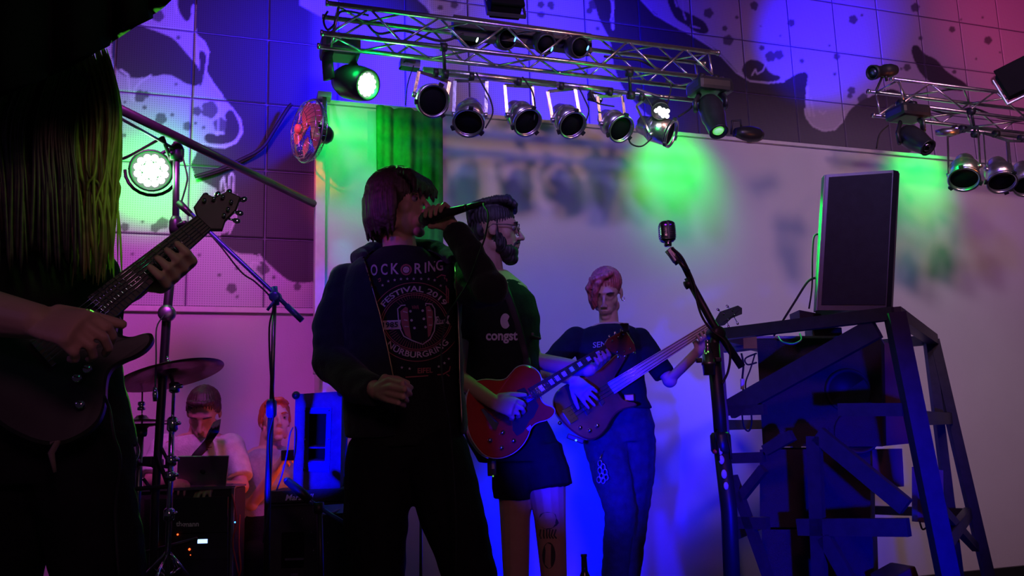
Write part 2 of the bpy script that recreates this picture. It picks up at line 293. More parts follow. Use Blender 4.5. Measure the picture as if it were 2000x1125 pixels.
for ci in range(-13, 8):
    for ri in range(0, 8):
        sa = s0+ci*TW; za = 1.752+ri*TH
        cx, cy = pix(WP(sa+TW/2, za+TH/2, W2))
        if cx < -150 or cx > 2200 or cy < -170: continue
        if ri < 2 and cx > 720: continue
        if cx > 720 and za+TH < 2.70: continue
        g = .0036; u = np.linspace(0, 1, N)
        hs = sa+g+u*(TW-2*g); hz = za+g+u*(TH-2*g)
        vs = []; off = -.012 if False else 0
        S, Z = np.meshgrid(hs, hz)
        d = np.minimum(np.minimum(S-hs[0], hs[-1]-S), np.minimum(Z-hz[0], hz[-1]-Z))
        O = np.where(d < .002, -.006, 0)+(random.random()-.5)*.002
        pts = np.array([0, W2, 0])[None]+S.ravel()[:, None]*np.array(WD)[None]+np.array([[0, 0, 1]])*Z.ravel()[:, None]+O.ravel()[:, None]*np.array(WNV)[None]
        fs = [(j*N+i, j*N+i+1, (j+1)*N+i+1, (j+1)*N+i) for j in range(N-1) for i in range(N-1)]
        me = bpy.data.meshes.new('acoustic_panel'); me.from_pydata(pts.tolist(), [], fs)
        dd = pts-np.array(EYE); zz = dd@np.array(_F); X = 1000+FPX*(dd@np.array(_R))/zz; Y = 562.5-FPX*(dd@np.array(_U))/zz
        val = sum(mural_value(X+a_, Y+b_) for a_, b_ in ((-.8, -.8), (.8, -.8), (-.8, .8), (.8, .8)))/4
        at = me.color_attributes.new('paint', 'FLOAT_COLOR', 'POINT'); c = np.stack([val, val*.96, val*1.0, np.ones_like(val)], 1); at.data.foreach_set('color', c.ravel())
        uv = me.uv_layers.new(name='UVMap'); li = np.zeros(len(me.loops), int); me.loops.foreach_get('vertex_index', li)
        uv.data.foreach_set('uv', np.stack([S.ravel()[li], Z.ravel()[li]], 1).ravel())
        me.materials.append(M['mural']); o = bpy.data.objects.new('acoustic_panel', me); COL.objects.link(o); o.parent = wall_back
# plaster wall below the mural, ledge, white partition
MB().box(WP(-2.0, .86, W2, -.01), (4.6, .08, 1.74), frame(WD, (0, 0, 1))).build('wall_left', 'lower_wall', kind='structure')
MB().box(WP(-2.0, 1.735, W2, .03), (4.6, .05, .03), frame(WD, (0, 0, 1)), .004).build('trim_1', 'white_trim', kind='structure')
sL = (PW(632, 400, W1)-V((0, W1, 0))).dot(WD)
MB().box(WP((sL+5.2)/2, 1.43, W1, -.2), (5.2-sL, .4, 2.68), frame(WD, (0, 0, 1)), .004).build('wall_front_white', 'white_wall', kind='structure')
MB().box(WP((sL+5.2)/2, 2.775, W1, -.19), (5.2-sL, .42, .022), frame(WD, (0, 0, 1)), .003).build('trim_2', 'white_trim', kind='structure')
MB().box(WP((sL+5.2)/2, .045, W1, .0), (5.2-sL, .03, .09), frame(WD, (0, 0, 1))).build('baseboard_back', 'black', kind='structure')
MB().box(WP(sL-.02, 2.05, W1, .0), (.05, .08, 1.42), frame(WD, (0, 0, 1)), .004).build('trim_3', 'white_trim', kind='structure')
MB().box((.8, 4.2, -.05), (11, 6.4, .1)).build('floor', 'floor', kind='structure')
# ---------------------------------------------------------------- trusses
def truss(label, A0, A1, B0, B1, W, back, n, pr=.0115, endl=True, endr=True):
    a0, a1, b0, b1 = PW(*A0, W), PW(*A1, W), PW(*B0, W), PW(*B1, W); bk = -WNV*back
    t = thing('lighting_truss', label, 'truss', (a0+b1)/2, 'aluminium lighting trusses')
    for p, q in ((a0, a1), (b0, b1)):
        for o in (V((0, 0, 0)), bk):
            d = (q-p).normalized()
            c = MB().tube([p+o-d*.03, q+o+d*.03], pr, 10)
            for e in (p+o-d*.03, q+o+d*.03): c.tube([e-d*.006, e+d*.006], pr*1.25, 10)
            c.build('chord', 'alu', t)
    L = lambda p, q, f: p+(q-p)*f
    def br(p, q): MB().tube([p, q], pr*.48, 6).build('brace', 'alu', t)
    for k in range(n):
        f0, f1, f2 = k/n, (k+.5)/n, (k+1)/n
        for o in (V((0, 0, 0)), bk): br(L(b0, b1, f0)+o, L(a0, a1, f1)+o); br(L(a0, a1, f1)+o, L(b0, b1, f2)+o)
        br(L(a0, a1, f0), L(a0, a1, f1)+bk); br(L(a0, a1, f1)+bk, L(a0, a1, f2))
        br(L(b0, b1, f0), L(b0, b1, f1)+bk); br(L(b0, b1, f1)+bk, L(b0, b1, f2))
    for f in (0.012, .988):
        for o in (V((0, 0, 0)), bk): br(L(a0, a1, f)+o, L(b0, b1, f)+o)
        br(L(a0, a1, f), L(a0, a1, f)+bk); br(L(b0, b1, f), L(b0, b1, f)+bk)
    return t
TWp = 3.85
truss('long silver lighting truss hanging over the band in front of the mural', (652, 8), (1392, 102), (642, 66), (1400, 154), TWp, .135, 6)
truss('silver lighting truss at the right edge above the tall loudspeaker', (1750, 155), (2230, 215), (1760, 203), (2230, 262), 3.95, .19, 4)
pipe = MB().tube([PW(826, 137, TWp+.08), PW(1085, 165, TWp+.08)], .017, 12).tube([PW(1085, 165, TWp+.08), PW(1196, 177, TWp+.08)], .0155, 12)
tag(pipe.build('lamp_pipe', 'alu'), 'fat silver pipe under the long truss carrying the round cans', 'pipe')
pipe2 = MB().tube([PW(1196, 178, TWp+.08), PW(1400, 201, TWp+.08)], .011, 10)
tag(pipe2.build('lamp_pipe', 'alu'), 'thin silver pipe end right of the row of round cans', 'pipe')
pipe3 = MB().tube([PW(1860, 250, 4.05), PW(2120, 285, 4.05)], .014, 10)
tag(pipe3.build('lamp_pipe', 'alu'), 'silver pipe under the right truss above the cans', 'pipe')
for x, y in ((865, 98), (868, 140), (1228, 150), (1230, 176)):
    pass
for (xa, ya, xb, yb, lb) in ((866, 92, 869, 145, 'black drop clamp left on the long truss'), (1229, 142, 1232, 186, 'black drop clamp right on the long truss'), (1897, 218, 1905, 262, 'black drop clamp on the right truss')):
    a = PW(xa, ya, TWp); b = PW(xb, yb, TWp+.06)
    m = MB().tube([a, b], .008, 8).lathe([(.02, -.015), (.02, .015)], a, WD, 12).lathe([(.022, -.015), (.022, .015)], b, WD, 12); tag(m.build('truss_clamp', 'black'), lb, 'clamp')
# ---------------------------------------------------------------- par cans
def parcan(lens, body, Y, dY, r, hang, label, ln=.17, m='alu'):
    f = P(*lens, Y); b0 = P(*body, Y+dY); ax = (f-b0).normalized(); back = f-ax*ln
    t = thing('par_can', label, 'stage light', f-ax*ln*.5, 'silver par cans under the trusses')
    MB().lathe([(r*.3, -.012), (r*.62, 0), (r*.70, .02), (r*.74, .045), (r*.80, .05), (r, .075), (r, ln-.012), (r*.94, ln-.012), (r*.94, .09)], back, ax, 28, False).build('can', m, t)
    MB().lathe([(r*.9, ln-.004), (r*1.09, ln-.004), (r*1.09, ln+.006), (r*.93, ln+.006), (r*.93, ln-.004)], back, ax, 28, False).build('filter_frame', m, t)
    MB().lathe([(.001, ln-.03), (r*.5, ln-.027), (r*.93, ln-.018), (r*.93, ln-.014), (.001, ln-.014)], back, ax, 28, False).build('lens', 'candark', t)
    MB().lathe([(r*1.01, .074), (r*1.03, .08), (r*1.01, .086)], back, ax, 28, False).build('seam_ring', m, t)
    hp = P(*hang) if len(hang) == 3 else PW(hang[0], hang[1], TWp+.08)
    c = back+ax*ln*.55; side = ax.cross((hp-c)).normalized(); up = (hp-c); up = up.normalized()
    pl = c+side*r*1.08; pr_ = c-side*r*1.08; top = hp-up*.02
    y = MB()
    for q in (pl, pr_): y.lathe([(.013, -.008), (.013, .008)], q, side, 12)
    h = top
    w = r*1.08
    for a, b in ((pl, h+side*w), (h+side*w, h-side*w), (h-side*w, pr_)):
        y.beam(a, b, .016, .004, ax if abs((b-a).normalized().dot(ax)) < .9 else up)
    y.build('yoke', 'alu', t)
    MB().tube([h, hp], .006, 8).lathe([(.021, -.012), (.021, .012)], hp, WD, 12).build('hook_clamp', 'black', t)
    e1 = side; e2 = ax.cross(side)
    for k, an in enumerate((20, 140, 260)):
        d = e1*math.cos(math.radians(an))+e2*math.sin(math.radians(an))
        MB().box(f+d*r*1.12+ax*.002, (.022, .014, .016), frame(ax.cross(d), d)).build('clip', 'blackplastic', t)
    return t
CY = 3.95
parcan((846, 197), (818, 189), 3.78, .20, .072, (850, 142), 'leftmost silver par can, lens facing the room, lit green', .13)
parcan((915, 240), (921, 203), 3.85, .12, .070, (920, 150), 'second silver par can from the left, aimed steeply down')
parcan((1030, 239), (1000, 208), 3.92, .12, .068, (1012, 160), 'third silver par can from the left, with a dark loop below the lens')
parcan((1118, 244), (1090, 215), 4.00, .12, .067, (1095, 168), 'fourth silver par can from the left, with a green glint on top')
parcan((1213, 252), (1178, 227), 4.08, .12, .066, (1190, 180), 'fifth silver par can from the left, tinted blue')
parcan((1311, 261), (1262, 246), 4.20, .05, .068, (1252, 190), 'sixth silver par can, turned to the right with clips showing', .18)
parcan((1883, 350), (1884, 300), 4.35, .12, .072, (1880, 252, 4.55), 'par can right of the tall loudspeaker, one flank lit green')
parcan((1957, 356), (1942, 306), 4.5, .12, .070, (1945, 262, 4.65), 'par can second from the right edge, shell in shade')
parcan((2006, 363), (1992, 314), 4.65, .12, .070, (1995, 270, 4.75), 'par can cut by the right edge of the photo')
# ---------------------------------------------------------------- lit lamps
def emis(name, col, s):
    m = bpy.data.materials.new(name); m.use_nodes = True; b = m.node_tree.nodes['Principled BSDF']; b.inputs['Base Color'].default_value = (.8, .8, .8, 1)
    b.inputs['Emission Color'].default_value = (*col, 1); b.inputs['Emission Strength'].default_value = s; M[name] = m; return m
emis('led_green', (.45, 1, .55), 9); emis('led_green_white', (.9, 1, .95), 8.0); emis('led_blue', (.03, .2, 1), 6); emis('led_red', (1, .07, .01), 4); emis('led_screen', (.25, .45, 1), 3.2); emis('led_dim', (.5, .45, 1), .8); emis('led_gdim', (.2, 1, .15), .6)
def led_face(c, ax, r, parent, rings=((0, 1), (.42, 6), (.80, 12)), lr=.225, m='led_green_white'):
    a = V(ax).orthogonal().normalized(); b = V(ax).cross(a)
    for rr, n in rings:
        for k in range(n):
            q = 2*math.pi*k/n; p = c+(a*math.cos(q)+b*math.sin(q))*rr*r
            MB().lathe([(.0005, .006), (r*lr*.6, .004), (r*lr, 0)], p, ax, 10).build('led', m, parent)
# left green LED par on the cross bar
Yp = 3.5
g0 = P(295, 333, Yp); gd = (EYE+V((-.3, 0, .3))-g0).normalized()
t = thing('led_par', 'round multi-lens lamp glowing green-white by the long hair', 'stage light', g0)
MB().lathe([(.05, -.13), (.075, -.10), (.078, -.012), (.088, -.012), (.088, .004), (.078, .004), (.076, -.01), (.001, -.01)], g0, gd, 28).build('housing', 'blackplastic', t)
led_face(g0+gd*-.008, gd, .068, t)
sd = gd.cross(V((0, 0, 1))).normalized()
pts = [g0-gd*.05+(sd*math.cos(q)-V((0, 0, 1))*math.sin(q))*.105 for q in np.linspace(0, math.pi, 12)]
MB().tube(pts, .007, 8).build('floor_bracket', 'black', t)
MB().tube([g0-gd*.05+sd*.09, P(345, 285, Yp+.02)], .008, 8).tube([g0-gd*.05-sd*.09, P(318, 268, Yp-.1)], .008, 8).build('yoke', 'black', t)
point('led_par_glow', g0+gd*.05, (.03, 1, .12), 1.5, .06)
spot('led_par_beam', g0+gd*.06, P(70, 600, 1.6), (.14, 1, .06), 330, 54, .5, .05)
spot('hidden_halo_spot', P(298, 340, 4.40), P(298, 345, 4.7), (0, 1, .03), 24, 140, 1, .06)  # added spot hidden behind the lamp, imitates its halo on the wall
# crossbar and stand
t = thing('lighting_stand', 'lighting stand with a long diagonal crossbar over the drums', 'stand', P(310, 1250, Yp))
ba, bb = P(205, 199, 3.1), P(613, 398, 4.33)
MB().tube([ba, bb], .019, 12).build('crossbar', 'blackplastic', t)
MB().tube([ba+V((0, 0, -.03)), P(345, 293, Yp)], .006, 8).build('brace', 'steel', t)
MB().tube([P(345, 278, Yp), P(343, 445, Yp)], .014, 12).build('upper_pole', 'steel', t)
MB().tube([P(343, 440, Yp), P(326, 612, Yp), P(303, 975, Yp), P(298, 1180, Yp)], [.018, .018, .016, .016], 12).build('lower_pole', 'black', t)
MB().lathe([(.026, -.03), (.03, -.01), (.03, .02), (.02, .04)], P(345, 300, Yp), (0, 0, 1), 14).tube([P(345, 292, Yp), P(333, 300, Yp-.05)], .008, 8).build('collar', 'blackplastic', t)
MB().lathe([(.022, -.03), (.026, -.01), (.026, .02), (.018, .04)], P(343, 442, Yp), (0, 0, 1), 14).tube([P(343, 442, Yp), P(362, 435, Yp-.05)], .01, 8).build('collar', 'blackplastic', t)
MB().lathe([(.02, -.02), (.034, -.012), (.034, .012), (.02, .02)], P(326, 612, Yp-.02), (.2, -1, .1), 16).build('wing_clamp', 'steel', t)
cable('power_cable', [P(318, 268, Yp-.1), P(262, 300, Yp-.1), P(240, 310, Yp-.05)], .006, 'black lamp cable looping from the crossbar to the hair')
cable('power_cable', [P(352, 290, Yp), P(365, 340, Yp), P(364, 360, Yp), P(354, 395, Yp), P(352, 398, Yp)], .004, 'thin cable hanging beside the upper pole of the lighting stand')
cable('power_cable', [PW(570, 203, W2-.1), PW(560, 215, W2-.08), PW(535, 255, W2-.05), PW(510, 290, W2-.05), PW(470, 312, W2-.05), PW(430, 330, W2-.05), PW(380, 345, W2-.05)], .011, 'thick black cable sagging along the mural from the fan')
# left moving head with lit LED face
def moving_base(t, c, R, s=1):
    MB().box(c, (.20*s, .15*s, .07*s), R, .018*s).build('base', 'blackplastic', t)
mh = P(664, 92, 3.92); R = frame(WD, (0, 0, 1))
t = thing('moving_head', 'black moving head at the left truss end, face glowing green-white', 'stage light', mh, 'moving head lamps')
MB().box(mh+V((0, 0, -.01)), (.185, .14, .095), R, .02).build('base', 'blackplastic', t)
for dx in (-.05, .03): MB().lathe([(.02, -.012), (.02, .012)], mh+WD*dx+V((0, 0, .055)), WD, 12).box(mh+WD*dx+V((0, 0, .04)), (.02, .03, .04), R).build('hook_clamp', 'black', t)
hc = P(672, 158, 3.90)
hs_ = (P(719, 166, 3.80)-hc).normalized().cross(V((0, 0, 1))).normalized()
for s in (-1, 1): MB().tube([mh+V((0, 0, -.03))+hs_*s*.06, (mh+hc)/2+hs_*s*.092, hc+hs_*s*.092+V((0, 0, -.02))], [.028, .030, .032], 12, True, ((P(719, 166, 3.80)-hc), .4)).build('yoke_arm', 'blackplastic', t)
fa = P(719, 166, 3.80); fx = (fa-hc).normalized()
MB().lathe([(.02, -.21), (.06, -.20), (.080, -.15), (.082, -.06), (.073, 0), (.062, .004), (.060, -.012), (.001, -.012)], fa, fx, 26).build('head', 'blackplastic', t)
led_face(fa+fx*-.008, fx, .053, t)
spot('moving_head_glow', fa+fx*.03, PW(690, 330, W1), (0, 1, .12), 16, 60, 1, .05)
spot('added_cyan_spot', fa+fx*.04, PW(668, 492, W1), (0, .45, .55), 22, 10, .9, .02)  # added spot for the teal wall patch, no lamp known for it
spot('added_blue_spot', fa+fx*.04+V((.1, 0, 0)), PW(632, 640, W1), (0, .02, 1), 55, 22, 1, .02)  # added spot for the blue patch low on the wall
point('moving_head_rim', fa+fx*.04, (.1, 1, .15), 1.8, .04)
spot('moving_head_beam', fa+fx*.05, P(800, 330, 3.0), (.08, 1, .1), 26, 30, .9, .04)
point('moving_head_side_glow', P(688, 128, 3.72), (0, 1, .15), .9, .03)  # added point light that brightens the lamp body and truss end
spot('moving_head_wall_glow', PW(668, 215, W1)+WNV*.35, PW(690, 300, W1), (0, 1, .13), 10, 110, 1, .08)
# right moving head, pointing down
def down_head(basepx, headpx, lenspx, Y, label, s=1.0, lit=True):
    b = P(*basepx, Y); R = frame(WD, (0, 0, 1))
    t = thing('moving_head', label, 'stage light', b, 'moving head lamps')
    MB().box(b, (.19*s, .15*s, .07*s), R, .02*s).box(b+WD*.09*s, (.05*s, .10*s, .05*s), R, .012*s).build('base', 'blackplastic', t)
    for dx in (-.04, .04): MB().lathe([(.021, -.012), (.021, .012)], b+WD*dx*s+V((0, 0, .055*s)), WD, 12).box(b+WD*dx*s+V((0, 0, .035*s)), (.02, .03, .04), R).build('hook_clamp', 'black', t)
    h = P(*headpx, Y-.02); l = P(*lenspx, Y-.10); ax = (l-h).normalized(); sdv = ax.cross(V((0, 1, 0))).normalized()
    for k in (-1, 1):
        o = (b+V((0, 0, -.03))+h)/2+sdv*k*.075*s
        y = b+V((0, 0, -.03*s)); z = h
        MB().tube([y+sdv*k*.05*s, y*.5+z*.5+sdv*k*.078*s, z+sdv*k*.074*s], [.024*s, .026*s, .028*s], 10, True, (ax.cross(sdv), .45)).build('yoke_arm', 'blackplastic', t)
    Lh = (l-h).length
    MB().lathe([(.02*s, -.07*s), (.048*s, -.055*s), (.06*s, -.02*s), (.06*s, Lh*.35), (.052*s, Lh*.6), (.045*s, Lh*.97), (.047*s, Lh), (.036*s, Lh), (.032*s, Lh-.012)], h, ax, 24).build('head', 'blackplastic', t)
    MB().lathe([(.0005, .004), (.012, .003), (.022*s, -.002), (.028*s, -.01)], l, ax, 18).build('lens', 'led_gdim' if lit else 'chrome', t)
    return t
down_head((1385, 172), (1388, 212), (1404, 258), 4.15, 'black moving head under the right end of the long truss')
down_head((1773, 222), (1780, 268), (1813, 289), 4.2, 'black moving head under the left end of the right truss', .92, False)
# row of four small dark spots on a black bar
a = PW(884, 52, TWp+.1); b = PW(1152, 88, TWp+.1)
t = thing('led_spot_bar', 'black bar of four small lamps inside the long truss', 'stage light', (a+b)/2)
MB().beam(a, b, .05, .10).build('bar', 'black', t)
for (x, y, lx, ly, m) in ((916, 70, 932, 78, 'led_green'), (986, 76, 1006, 77, 'led_blue'), (1063, 84, 1078, 96, 'led_blue'), (1128, 92, 1148, 94, 'led_blue')):
    c = P(x, y, 3.95); l = P(lx, ly, 3.86); ax = (l-c).normalized(); n = 0
    sp = MB().lathe([(.02, -.07), (.05, -.05), (.056, 0), (.05, .035), (.044, .035), (.042, .02)], c, ax, 20).build('lamp_head', 'blackplastic', t)
    MB().lathe([(.0005, .028), (.042, .026)], c, ax, 14).build('lens', 'candark', sp)
    q = P(lx, ly, 3.86)
    MB().ball(q, (.004, .004, .012), frame(ax, (.3, -.2, 1))).build('lens_glint', m, sp)
# floods and a black profile on top of the trusses
def flood(px, py, Y, label, s=1, R=None):
    c = P(px, py, Y); R = R or rotm('Z', 15) @ rotm('X', -25)
    t = thing('flood_light', label, 'stage light', c, 'black flood lamps above the trusses')
    MB().box(c, (.16*s, .09*s, .13*s), R, .008).box(c+R @ V((0, -.05, 0)), (.175*s, .015, .145*s), R, .004).build('housing', 'candark', t)
    for k in (-1, 1): MB().box(c+R @ V((k*.10*s, 0, -.02*s)), (.006, .02, .13*s), R).build('bracket', 'steel', t)
    MB().box(c+R @ V((0, 0, -.088*s)), (.205*s, .02, .006), R).build('bracket', 'steel', t)
    return t
flood(985, 8, 3.95, 'black flood lamp on top of the long truss', .95)
flood(1992, 152, 4.2, 'black flood lamp on the right truss at the photo edge', 1.1, rotm('Z', -25) @ rotm('Y', -20))
bf, bc = P(1691, 143, 4.1), P(1728, 139, 4.16); ax = (bf-bc).normalized()
t = thing('profile_spot', 'small black barrel lamp standing on the left end of the right truss', 'stage light', bc)
MB().lathe([(.012, -.085), (.026, -.075), (.034, -.04), (.034, 0), (.029, .005), (.029, .065), (.036, .07), (.038, .095), (.032, .095), (.030, .085)], bc, ax, 22).build('barrel', 'black', t)
MB().lathe([(.0005, .09), (.03, .086)], bc, ax, 18).build('lens', 'steel', t)
MB().tube([bc, P(1712, 175, 4.16), P(1712, 182, 4.16)], .006, 8).tube([bc, P(1732, 158, 4.16)], .008, 8).build('bracket', 'black', t)
# small green lit lamp above the sixth can, with its flat bracket
c = P(1290, 217, 4.12)
t = thing('led_par', 'small green-lit lamp above the sixth par can', 'stage light', c)
MB().box(P(1262, 190, 4.2), (.13, .08, .012), frame((1, .1, -.35), (0, .3, 1)), .003).build('bracket', 'steel', t)
ax = (P(1296, 235, 3.9)-P(1284, 190, 4.2)).normalized()
MB().lathe([(.03, -.08), (.045, -.06), (.047, 0), (.043, .004), (.042, -.008), (.001, -.008)], c, ax, 22).build('housing', 'black', t)
for (x, y) in ((1282, 216), (1288, 212), (1290, 221), (1296, 215), (1300, 222), (1304, 217), (1295, 226), (1303, 227)): MB().ball(P(x, y, 4.05), .0105).build('led', 'led_green_white', t)
spot('led_par_truss_glow', PW(1300, 262, W1)+WNV*.42, PW(1318, 340, W1), GREEN, 24, 82, 1, .07)
spot('led_par_truss_beam', P(1285, 228, 3.9), P(1010, 640, 3.5), GREEN, 13, 32, .8, .04)
point('led_par_truss_point', P(1285, 228, 3.92), GREEN, 1.0, .04)
spot('led_par_right_glow', PW(1800, 300, W1)+WNV*.35+V((0, 0, .1)), PW(1795, 345, W1), GREEN, 22, 80, 1, .07)
spot('led_par_right_beam', P(1835, 300, 4.2), P(1882, 330, 4.36), GREEN, 4, 80, 1, .04)
t = thing('led_par', 'small flat lamp with green rim above the right par cans', 'stage light', P(1850, 262, 4.4))
MB().lathe([(.03, -.02), (.055, -.014), (.058, .012), (.03, .02)], P(1850, 258, 4.4), (0, -.3, 1), 20).build('housing', 'steel', t); MB().tube([P(1850, 255, 4.4), P(1868, 246, 4.45)], .006, 8).build('bracket', 'black', t)
c = P(1162, 190, 4.45)
t = thing('grid_lamp', 'small pale lit lamp grid under the long truss, blue behind', 'stage light', c)
MB().box(c, (.08, .03, .045), frame((1, .34, -.15), (0, .2, 1)), .004).build('housing', 'black', t)
for i in range(6):
    for j in range(3): MB().box(c+V((-.024+i*.0105, -.0165, .009-i*.0015-j*.0095)), (.008, .004, .007)).build('led', 'led_dim', t)
t = thing('junction_box', 'grey junction box lit green at the pipe start', 'box', P(800, 127, 4.1))
MB().box(P(800, 127, 4.1), (.10, .06, .045), frame((1, .3, -.05), (0, 0, 1)), .005).build('body', 'steel', t); MB().tube([P(780, 135, 4.08), P(792, 118, 4.06), P(812, 120, 4.06)], .005, 6).build('lever', 'black', t)
c = PW(1463, 262, W1-.02)+V((0, 0, .0))
t = thing('ledge_lamp', 'black lamp with carrying loop sitting on the white wall ledge', 'stage light', c)
MB().lathe([(.0, -.10), (.03, -.10), (.045, -.05), (.052, 0), (.045, .06), (.03, .09)], c, WD, 18).build('body', 'blackplastic', t)
MB().tube([PW(x, y, W1) for x, y in ((1428, 262), (1430, 236), (1446, 235), (1448, 250))], .007, 8).build('handle', 'black', t)
# cables on the truss
for i, (pts, r, lb) in enumerate([
    ([(640, 22), (632, 40), (640, 58), (655, 45), (668, 22), (720, 30)], .005, 'black cable looped over the left end of the long truss'),
    ([(720, 50), (740, 66), (790, 60), (860, 80), (905, 66)], .006, 'black cable running inside the long truss by the braces'),
    ([(930, 142), (945, 170), (958, 195), (962, 222), (948, 250)], .004, 'cable dropping to the second par can'),
    ([(1020, 150), (1038, 175), (1045, 205), (1043, 235)], .004, 'cable dropping to the third par can'),
    ([(1130, 170), (1140, 190), (1150, 215), (1145, 235)], .004, 'cable dropping past the fourth par can'),
    ([(1226, 258), (1232, 280), (1255, 285), (1280, 262)], .004, 'cable loop under the sixth par can'),
    ([(1245, 178), (1262, 190), (1275, 212)], .004, 'cable to the small green lamp'),
    ([(1300, 215), (1308, 185), (1310, 165), (1300, 158)], .004, 'cable rising from the small green lamp'),
    ([(1325, 228), (1345, 215), (1355, 203)], .005, 'cable between the sixth par can and the moving head'),
    ([(1180, 110), (1220, 115), (1250, 118), (1280, 132), (1330, 150)], .006, 'cable lying in the right half of the long truss'),
    ([(808, 128), (796, 165), (792, 205)], .003, 'thin wire beside the leftmost par can'),
    ([(1735, 245), (1718, 262), (1712, 290)], .004, 'thin cable dropping left of the moving head on the right truss'),
    ([(1152, 176), (1165, 200), (1200, 208)], .004, 'cable crossing to the fifth par can')]):
    cable('lamp_cable', [PW(x, y, TWp+(.11 if i == 5 else .02)) for x, y in pts], r, lb)
cable('lamp_cable', [PW(x, y, 4.1) for x, y in ((1800, 206), (1850, 222), (1900, 212), (1960, 232), (2040, 236))], .007, 'bundle of cables lying inside the right truss')
# ---------------------------------------------------------------- wall fan
fc = P(592, 257, 4.05); fax = V((-.78, -.62, .02)).normalized()
fc = P(603, 256, 4.05)
t = thing('wall_fan', 'round caged fan lit red beside the white wall corner', 'fan', fc+V((.05, .2, 0)))
e1 = fax.cross(V((0, 0, 1))).normalized(); e2 = e1.cross(fax)
RF = .155
MB().lathe([(.001, .02), (.02, .018), (.026, -.01)], fc+fax*.05, fax, 16).build('hub', mat('red_lit_hub', (.5, .2, .16), .4), t)  # hub colour carries the red light falling on the fan
for sgn in (1, -1):
    g = MB()
    for k in range(30):
        q = 2*math.pi*k/30; d = e1*math.cos(q)+e2*math.sin(q)
        g.tube([fc+fax*sgn*.055+d*.03, fc+fax*sgn*.052+d*.09, fc+fax*sgn*.03+d*.14, fc+d*RF], .0012, 4, False)
    for rr, h in ((.04, .055), (.09, .052), (.14, .03)): g.tube([fc+fax*sgn*h+(e1*math.cos(q)+e2*math.sin(q))*rr for q in np.linspace(0, 2*math.pi, 33)], .0014, 4, False)
    o = g.build('cage', 'chrome', t); o['kind'] = 'stuff'
MB().tube([fc+(e1*math.cos(q)+e2*math.sin(q))*RF for q in np.linspace(0, 2*math.pi, 41)], .005, 8, False).build('rim', 'steel', t)
for k in range(4):
    q = math.pi/2*k+.4; d = e1*math.cos(q)+e2*math.sin(q); u = fax.cross(d)
    vs = []; 
    for i in range(7):
        f = i/6; rr = .03+f*.105; hw = .024+.055*math.sin(math.pi*min(1, f*.8+.15))
        for w_ in (-1, 0, 1): vs.append(fc+d*rr+u*hw*w_+fax*(.018*w_))
    fs = [(i*3+j, i*3+j+1, i*3+j+4, i*3+j+3) for i in range(6) for j in range(2)]
    m = MB(); m.add(vs, fs); m.add([v-fax*.002 for v in vs], [f[::-1] for f in fs]); m.build('blade', mat('red_lit_fan_blade', (.55, .25, .2), .35), t)  # red light put into the blade colour as well
MB().lathe([(.03, -.12), (.045, -.10), (.045, -.03), (.03, -.02)], fc, fax, 18).build('motor', 'blackplastic', t)
MB().tube([fc-fax*.10, P(634, 225, 4.25), P(634, 192, 4.3)], .012, 8).box(P(632, 192, 4.34), (.07, .12, .03), frame(WD, (0, 0, 1))).build('wall_bracket', 'steel', t)
# ---------------------------------------------------------------- curtain strip
cv = []; cf = []; n = 40; m_ = 14
for j in range(m_):
    for i in range(n):
        u = i/(n-1); f = j/(m_-1); px = 736+u*128+ (math.sin(f*3)*2 if i in (0, n-1) else 0); py = 207+u*14+f*560
        p = PW(px, py, W1-.06); cv.append(p+WNV*(.015*math.sin(u*17)+.008*math.sin(u*41+f*2)))
for j in range(m_-1):
    for i in range(n-1): cf.append((j*n+i, j*n+i+1, (j+1)*n+i+1, (j+1)*n+i))
m = MB(); m.add(cv, cf); L = len(cv)
o = m.build('curtain', 'curtain'); tag(o, 'dark cloth strip hanging on the white wall behind the singer', 'curtain')
sm_ = o.modifiers.new('s', 'SOLIDIFY'); sm_.thickness = .006
# black drape at the upper left
dv = []; df = []
edge = [(400, -90), (335, 0), (285, 38), (232, 74), (150, 125), (60, 165), (-60, 215), (-200, 260)]
edge = [(e.x, e.y) for e in smooth_path([V((x, y, 0)) for x, y in edge], 5)]
nj = 8
for j in range(nj):
    for i, (x, y) in enumerate(edge):
        f = j/(nj-1); yy = y+(-330-y)*f; xx = x+(-60)*f*0
        p = P(xx, yy, 1.35+.05*math.sin(i*.9)+.25*f); dv.append(p)
ne = len(edge)
for j in range(nj-1):
    for i in range(ne-1): df.append((j*ne+i, j*ne+i+1, (j+1)*ne+i+1, (j+1)*ne+i))
m = MB(); m.add(dv, df); o = m.build('black_drape', 'drape'); tag(o, 'black cloth drape hanging low in the upper left corner', 'drape'); sm_ = o.modifiers.new('s', 'SOLIDIFY'); sm_.thickness = .012
